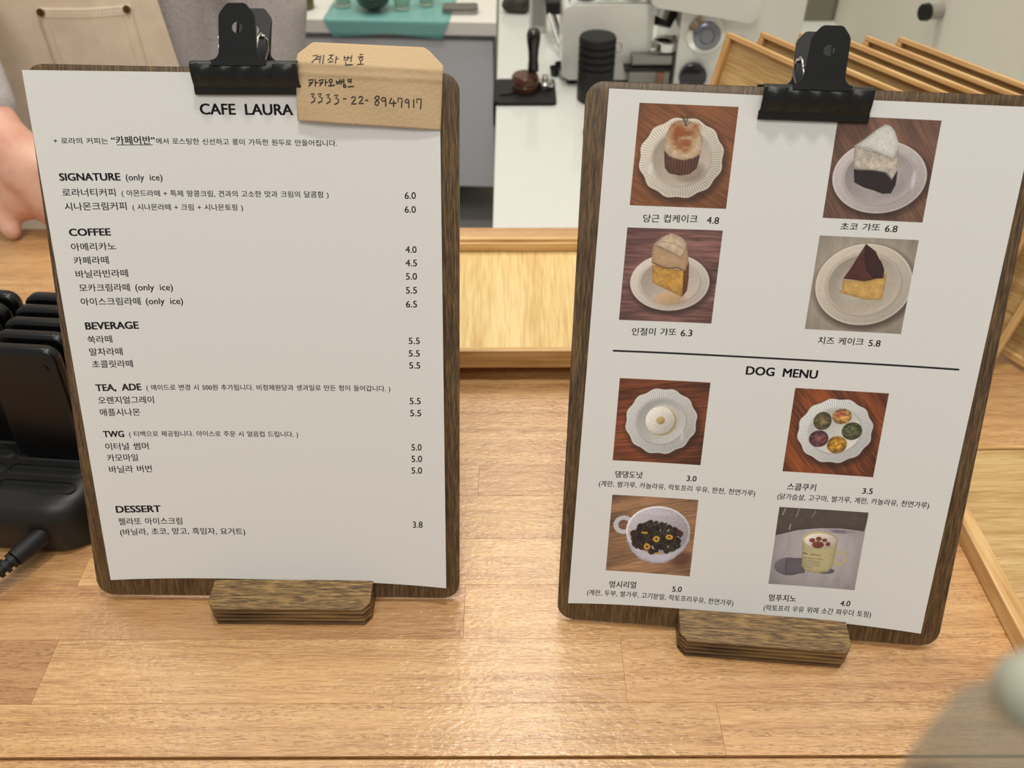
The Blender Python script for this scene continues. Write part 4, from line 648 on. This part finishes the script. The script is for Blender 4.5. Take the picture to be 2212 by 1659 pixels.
# tamping mat, tamper
tm=thing('tamping_mat','black rubber tamping mat folded over the worktop edge','mat',(0,0,0))
obj('mat_pad',rbox(B(),(-.026,1.335,KZ+.0005),(.072,1.43,KZ+.0065),.008,4,.001),MBLKM,tm,smooth=40)
obj('edge_lip',box(B(),(-.0290,1.335,KZ-.034),(-.0255,1.43,KZ+.0065),.001),MBLKM,tm)
tz=KZ+.0068
tp=thing('tamper','coffee tamper with a tall dark handle and round walnut base','tamper',(.0225,1.382,tz))
obj('tamper_base',lathe(B(),[(.020,0),(.021,.002),(.021,.010),(.0195,.0115),(.0195,.0128),(.0215,.0145),(.0215,.023),(.019,.026),(.001,.0265)],n=36),MWAL,tp,smooth=40)
obj('handle',lathe(B(),[(.0085,.0265),(.0090,.032),(.0078,.045),(.0085,.060),(.0108,.076),(.0110,.086),(.008,.0925),(.001,.094)],(.013,.012,0),28),MDKW,tp,smooth=60)
pf=thing('coffee_distributor','small polished steel disc tool beside the tamper','tool',(.055,1.393,tz)); obj('steel_disc',lathe(B(),[(.013,0),(.014,.002),(.014,.008),(.011,.011),(.001,.011)],n=28),MCHR,pf,smooth=40); obj('neck',lathe(B(),[(.005,.011),(.004,.014),(.006,.019),(.001,.020)],n=16),MCHR,pf,smooth=40)
o=obj('pen',tube(B(),[(-.018,1.36,tz+.002),(.0,1.365,tz+.0019),(.004,1.368,tz+.002)],.0018,8),MBLK); tag(o,'thin black pen lying on the tamping mat','pen')
# small clutter near worktop middle
cl=thing('scoop_holder','small cluster of grey measuring scoops by the white machine','scoops',(.083,1.47,KZ+.001))
for k,(x,y,z_,r) in enumerate([(0,0,.010,.0095),(.012,-.01,.008,.008),(-.010,-.014,.009,.0085),(.004,-.024,.008,.008)]):
    obj('scoop',lathe(B(),[(r*.7,-.008),(r,.006),(r*.85,.006),(r*.6,-.006),(.001,-.006)],(x,y,z_),18),MSTL if k%2 else MBLKM,cl,smooth=50)
# folding stand behind
fs=thing('folding_stand','black folding stand with slanted legs at the top edge','stand',(0,0,0))
obj('platform',box(B(),(.062,1.60,-.068),(.125,1.66,-.045),.003),MBLK,fs)
for (a,b_) in [((.068,1.60,-.066),(.091,1.53,KZ+.004)),((.073,1.65,-.066),(.094,1.59,KZ+.004)),((.118,1.65,-.066),(.118,1.68,KZ+.004))]: obj('leg',tube(B(),[a,b_],.0032,8),MSTL,fs)
o=thing('acrylic_holder','pale upright holder with rounded frame left of the folding stand','holder',(.0500,1.66,KZ+.001)); obj('frame',rbox(B(),(-.016,0,0),(.016,.008,.115),.004,4,.001,ax=1),mat('pale_frame',(200,196,190),.3),o,smooth=40); obj('grey_panel',box(B(),(-.011,-.0012,.012),(.011,-.0002,.11)),mat('panel_grey',(146,140,134),.4),o)
# espresso machine
em=thing('espresso_machine','white espresso machine with chrome group head behind the right board','coffee machine',(0,0,KZ))
obj('side_body',rbox(B(),(.082,1.41,.012),(.225,1.515,.130),.012,6,.003,ax=1),MMACH,em,smooth=40)
for x,y in ((.10,1.43),(.20,1.43),(.10,1.50),(.20,1.50)): obj('foot',lathe(B(),[(.008,0),(.008,.0125)],(x,y,0),14),MBLK,em)
obj('cup_rail',tube(B(),[(.092,1.415,.131),(.092,1.508,.131),(.215,1.508,.131),(.215,1.415,.131),(.092,1.415,.131)],.0022,8),MCHR,em,smooth=60)
obj('front_body',rbox(B(),(.262,1.382,.0005),(.450,1.60,.26),.010,5,.003,ax=1),MMACH,em,smooth=40)
bm=B(); rbox(bm,(-.082,-.085,-.02),(.082,.085,.02),.010,5,.003,ax=1)
bmesh.ops.transform(bm,matrix=Matrix.Translation(Vector((.292,1.440,.152)))@Matrix.Rotation(math.radians(9),4,'Y'),verts=bm.verts); obj('top_head',bm,MMACH,em,smooth=40)
bm=B(); tube(bm,[(.235,1.43,.125),(.228,1.424,.108)],[.021,.020],24); obj('group_head',bm,MCHR,em,smooth=40)
obj('group_collar',tube(B(),[(.247,1.44,.122),(.240,1.428,.092)],[.024,.015],24),MBLK,em,smooth=40)
bm=B(); lathe(bm,[(.012,-.010),(.019,-.007),(.0205,.006),(.018,.008),(.001,.008)],(.247,1.405,.072),24); tube(bm,[(.235,1.40,.068),(.222,1.398,.064)],.003,8); obj('portafilter',bm,MCHR,em,smooth=50)
obj('portafilter_handle',tube(B(),[(.262,1.415,.072),(.272,1.425,.068),(.276,1.43,.05)],[.010,.013,.009],16),MBLK,em,smooth=60)
obj('drip_tray',box(B(),(.190,1.40,.0005),(.2585,1.46,.034),.002),MSTL,em); obj('drip_rail',rbox(B(),(.182,1.385,.034),(.2595,1.46,.039),.004,4,.001),MBLK,em); obj('cup_platform',box(B(),(.192,1.395,.0395),(.2595,1.46,.058),.003),MSTL,em)
obj('spout',box(B(),(.236,1.394,.008),(.248,1.3995,.030)),mat('copper',(150,110,90),.3,metal=1),em)
bm=B(); lathe(bm,[(.030,0),(.030,-.003),(.021,-.006)],(.3025,1.3815,.096),32,1,cap=False); obj('dial_bezel',bm,MCHR,em,smooth=40)
obj('steam_dial',lathe(B(),[(.0215,-.002),(.0215,-.012),(.018,-.015),(.012,-.0155),(.010,-.013),(.001,-.013)],(.3025,1.3815,.096),32,1),mat('grey_dial',(120,122,130),.25,metal=.6,coat=.6),em,smooth=40)
obj('pressure_gauge',lathe(B(),[(.022,-.0002),(.022,-.008),(.0195,-.010),(.001,-.010)],(.290,1.3815,.030),32,1),mat('gauge_face',(22,24,34),.12,coat=.6),em,smooth=40)
for k,(x,mm,lab) in enumerate([(.118,MBLKG,'black cup upside down on top of the white machine, left one'),(.155,MGLS,'clear glass upside down on top of the white machine'),(.192,MSTL,'steel cup upside down on top of the white machine, right one')]):
    o=obj('cup',lathe(B(),[(.016,0),(.017,.001),(.0135,.040),(.011,.042),(.001,.042)],(x,1.445,KZ+.1302),24),mm,smooth=50); tag(o,lab,'cup','cups on the white machine')
# canister
cn=thing('canister','black ribbed canister with a wire clip in front of the white machine','canister',(.1335,1.362,KZ+.0005))
pr_=[(.027,0),(.0285,.003),(.0285,.050)]
for k in range(4): z_=.050+k*.011; pr_+=[(.0285,z_+.002),(.0262,z_+.003),(.0262,z_+.005),(.0290,z_+.006),(.0290,z_+.009)]
pr_+=[(.0290,.096),(.027,.100),(.001,.1005)]
obj('canister_body',lathe(B(),pr_,n=40),MBLKM,cn,smooth=30)
obj('clip',tube(B(),[(.028,-.004,.092),(.036,-.006,.090),(.037,-.006,.076),(.029,-.004,.074)],.0015,8),MCHR,cn,smooth=60)
o=obj('rubber_disc',lathe(B(),[(.018,0),(.019,.002),(.019,.005),(.016,.007),(.001,.007)],(.1265,1.235,KZ+.0005),28),MBLKG,smooth=50); tag(o,'small black disc on the white worktop, half behind the right board','lid')
# grinder panel and wall things
o=obj('tall_cupboard',rbox(B(),(.455,1.75,KZ+.0005),(.534,1.99,.9),.004,3),mat('pale_cupboard',(206,204,192),.5),smooth=30); tag(o,'pale tall cupboard left of the olive strip behind the trays','cupboard')
so=thing('wall_knob','round black knob with a grey neck on the cream wall above the trays','knob',(.6195,1.30,.036))
bm=B(); tube(bm,[(0,0,0),(-.022,-.004,0)],[.011,.010],20); obj('neck',bm,mat('grey_neck',(150,142,134),.4),so,smooth=40)
bm=B(); tube(bm,[(-.0222,-.004,0),(-.030,-.006,0)],[.0125,.0115],24); obj('knob_cap',bm,MBLKG,so,smooth=40)
o=obj('label_card',box(B(),(.352,1.3797,KZ+.066),(.364,1.3813,KZ+.090)),MPAP); tag(o,'white paper tag on the machine front, left of the trays','tag')
# ---------------- person ----------------
ps=thing('person','person in a cream canvas apron over a grey shirt, hand resting on the counter','person',(-.52,1.13,-.95))
def P(x,y,z): return (x+.52,y-1.13,z+.95)
bm=B()
def limb(pts,rad,n=14):
    tube(bm,[P(*p) for p in pts],rad,n)
    for p,r in zip(pts,rad): sph(bm,P(*p),r*.995,u=14,v=8)
# torso, neck, head
for z_,a,b_ in [(-.06,.165,.115)]: pass
def loft(bm,rows,n=32):
    rings=[]
    for cx_,cy_,z_,a,b_ in rows: rings.append([bm.verts.new(P(cx_+a*math.cos(2*PI*t/n),cy_+b_*math.sin(2*PI*t/n),z_)) for t in range(n)])
    for q,w_ in zip(rings,rings[1:]):
        for t in range(n): bm.faces.new((q[t],q[(t+1)%n],w_[(t+1)%n],w_[t]))
    bm.faces.new(rings[0][::-1]); bm.faces.new(rings[-1])
TX_=-.52
loft(bm,[(TX_,1.13,-.10,.15,.10),(TX_,1.13,0,.135,.095),(TX_,1.13,.12,.13,.09),(TX_,1.13,.26,.155,.10),(TX_,1.13,.36,.16,.09),(TX_,1.13,.41,.10,.07),(TX_,1.13,.44,.05,.05)])
limb([(TX_,1.13,.40),(TX_,1.115,.50)],[.052,.048]); sph(bm,P(TX_,1.095,.575),.09,.84,1.02,1.25,24,16); sph(bm,P(TX_,1.005,.565),.013,.9,1,1.5)
for sx in(-1,1): sph(bm,P(TX_+sx*.078,1.10,.57),.018,.4,.9,1.4); limb([(TX_+sx*.08,1.13,-.08),(TX_+sx*.085,1.12,-.48),(TX_+sx*.09,1.14,-.88)],[.085,.058,.042]); limb([(TX_+sx*.09,1.16,-.925),(TX_+sx*.095,1.05,-.925)],[.034,.028])
# arms: image-right arm hangs, image-left arm reaches to the counter
limb([(-.375,1.13,.37),(-.315,1.14,.12),(-.33,1.07,-.12)],[.05,.038,.026]); limb([(-.33,1.07,-.12),(-.335,1.05,-.17),(-.34,1.04,-.205)],[.024,.028,.02],12)
for k in range(4): limb([(-.352+.018*k,1.035,-.20),(-.352+.02*k,1.02,-.24),(-.35+.019*k,1.035,-.265)],[.0095,.009,.0075],8)
limb([(-.32,1.03,-.16),(-.31,1.01,-.20)],[.011,.008],8)
limb([(-.665,1.13,.37),(-.66,1.02,.20),(-.505,.800,.110),(-.485,.783,.090)],[.05,.040,.026,.0235])
# resting hand: palm towards the camera, heel on the counter edge, fingers to the right behind the board
limb([(-.485,.783,.090),(-.468,.775,.064),(-.448,.772,.038)],[.0235,.0300,.0300]); limb([(-.478,.775,.062),(-.482,.768,.034)],[.026,.022]); limb([(-.452,.770,.030),(-.435,.772,.040)],[.0235,.024])
sph(bm,P(-.458,.768,.048),.036,1.0,.6,1.05); sph(bm,P(-.435,.772,.034),.030,1,.7,.9); sph(bm,P(-.440,.764,.024),.026,1.25,.62,.85)
limb([(-.492,.770,.045),(-.501,.757,.026),(-.491,.748,.0105)],[.016,.0120,.0098],10)
for k,(dz,dx,l_) in enumerate([(.054,0,.9),(.040,.006,1),(.027,.004,.95),(.016,-.004,.78)]):
    x0=-.430+dx; limb([(x0,.770,dz),(x0+.030*l_,.764,dz*.75+.004),(x0+.052*l_,.762,dz*.4+.007),(x0+.070*l_,.760,.0095)],[.0115,.0102,.0092,.0078],10)
body=obj('body',bm,MSKN,ps)
rm=body.modifiers.new('rm','REMESH'); rm.mode='VOXEL'; rm.voxel_size=.0035; rm.use_smooth_shade=True
sm=body.modifiers.new('sm','SMOOTH'); sm.iterations=5; sm.factor=.5
bm=B()
loft(bm,[(TX_,1.13,-.16,.185,.125),(TX_,1.13,-.05,.180,.122),(TX_,1.13,.06,.172,.118),(TX_,1.13,.18,.170,.115),(TX_,1.13,.30,.178,.117),(TX_,1.13,.385,.17,.10),(TX_,1.13,.425,.10,.08),(TX_,1.13,.445,.06,.062)])
limb([(-.375,1.13,.355),(-.345,1.135,.24),(-.310,1.125,.10),(-.325,1.085,-.06)],[.075,.068,.058,.044]); limb([(-.665,1.13,.355),(-.665,1.03,.20),(-.580,.905,.150),(-.520,.815,.122),(-.508,.800,.112)],[.072,.060,.046,.037,.034])
for v in bm.verts: v.co+=Vector((0,math.sin(v.co.x*60+v.co.z*35)*.004,0))
sh=obj('shirt',bm,MSHT,ps); rm=sh.modifiers.new('rm','REMESH'); rm.mode='VOXEL'; rm.voxel_size=.007; rm.use_smooth_shade=True
sm=sh.modifiers.new('sm','SMOOTH'); sm.iterations=6
def apron(ph,z_,off=0):
    a=.186+off; b_=.134+off; 
    y=1.13-b_*max(0,math.cos(ph))**.55; x=TX_+a*math.sin(ph); w_=.0035*math.sin(x*55+z_*13)*(1 if z_<.03 else .5)
    return P(x-.0,y-w_-(.012*max(0,-z_)*2),z_)
me=grid(lambda a,b_:apron(-1.15+(a)*(1.15+.74+max(0,(.14-(.40-.98*b_)))*.5),.40-.98*b_),80,80); o=link('apron',me,MAPR,ps); s_=o.modifiers.new('t','SOLIDIFY'); s_.thickness=.0016; s_.offset=1
# pocket: built on the apron surface
def phix(x): return math.asin(max(-.98,min(.98,(x-TX_)/.186)))
me=grid(lambda a,b_:apron(phix(-.522+.100*a),.142-.14*b_,.0014),20,20); pk=link('apron_pocket',me,MAPR,ps); s_=pk.modifiers.new('t','SOLIDIFY'); s_.thickness=.0014
bm=B()
for (x0,z0,x1,z1) in [(-.520,.132,-.424,.132),(-.520,.1398,-.424,.1398),(-.512,.132,-.512,.01),(-.432,.132,-.432,.01)]:
    n=int(max(abs(x1-x0),abs(z1-z0))/.0035)
    for k in range(n):
        a,b_=k/n,(k+.6)/n; p=apron(phix(x0+(x1-x0)*a),z0+(z1-z0)*a,.0034); q=apron(phix(x0+(x1-x0)*b_),z0+(z1-z0)*b_,.0034); tube(bm,[p,q],.00035,5)
obj('stitching',bm,mat('thread',(226,204,172),.8),pk)
for x in (-.517,-.427):
    c=apron(phix(x),.1375,.0034); bm=B(); tube(bm,[c,(c[0],c[1]-.0022,c[2])],[.0044,.0038],18); tube(bm,[(c[0],c[1]-.0022,c[2]),(c[0],c[1]-.0035,c[2])],[.0018,.0014],12); obj('rivet',bm,MRIV,pk,smooth=40)
obj('trousers',(lambda b2:(tube(b2,[P(TX_-.08,1.13,-.05),P(TX_-.085,1.12,-.48),P(TX_-.09,1.14,-.86)],[.105,.078,.062],18),tube(b2,[P(TX_+.08,1.13,-.05),P(TX_+.085,1.12,-.48),P(TX_+.09,1.14,-.86)],[.105,.078,.062],18),b2)[2])(B()),MTROU,ps,smooth=60)
bm=B(); sph(bm,P(TX_,1.115,.595),.098,.9,1.02,1.2,24,16); 
bmesh.ops.delete(bm,geom=[v for v in bm.verts if v.co.y+1.13<1.07 and v.co.z-.95<.63],context='VERTS'); obj('hair',bm,MHAIR,ps,smooth=60)
for sx in(-1,1): obj('eye',sph(B(),P(TX_+sx*.030,1.013,.582),.010,1.1,.6,.55),mat('eye_white',(60,44,38),.2),ps,smooth=60)
bm=B(); sph(bm,P(TX_,1.010,.528),.016,1.3,.5,.35); obj('lips',bm,mat('lips',(176,96,86),.5),ps,smooth=60)
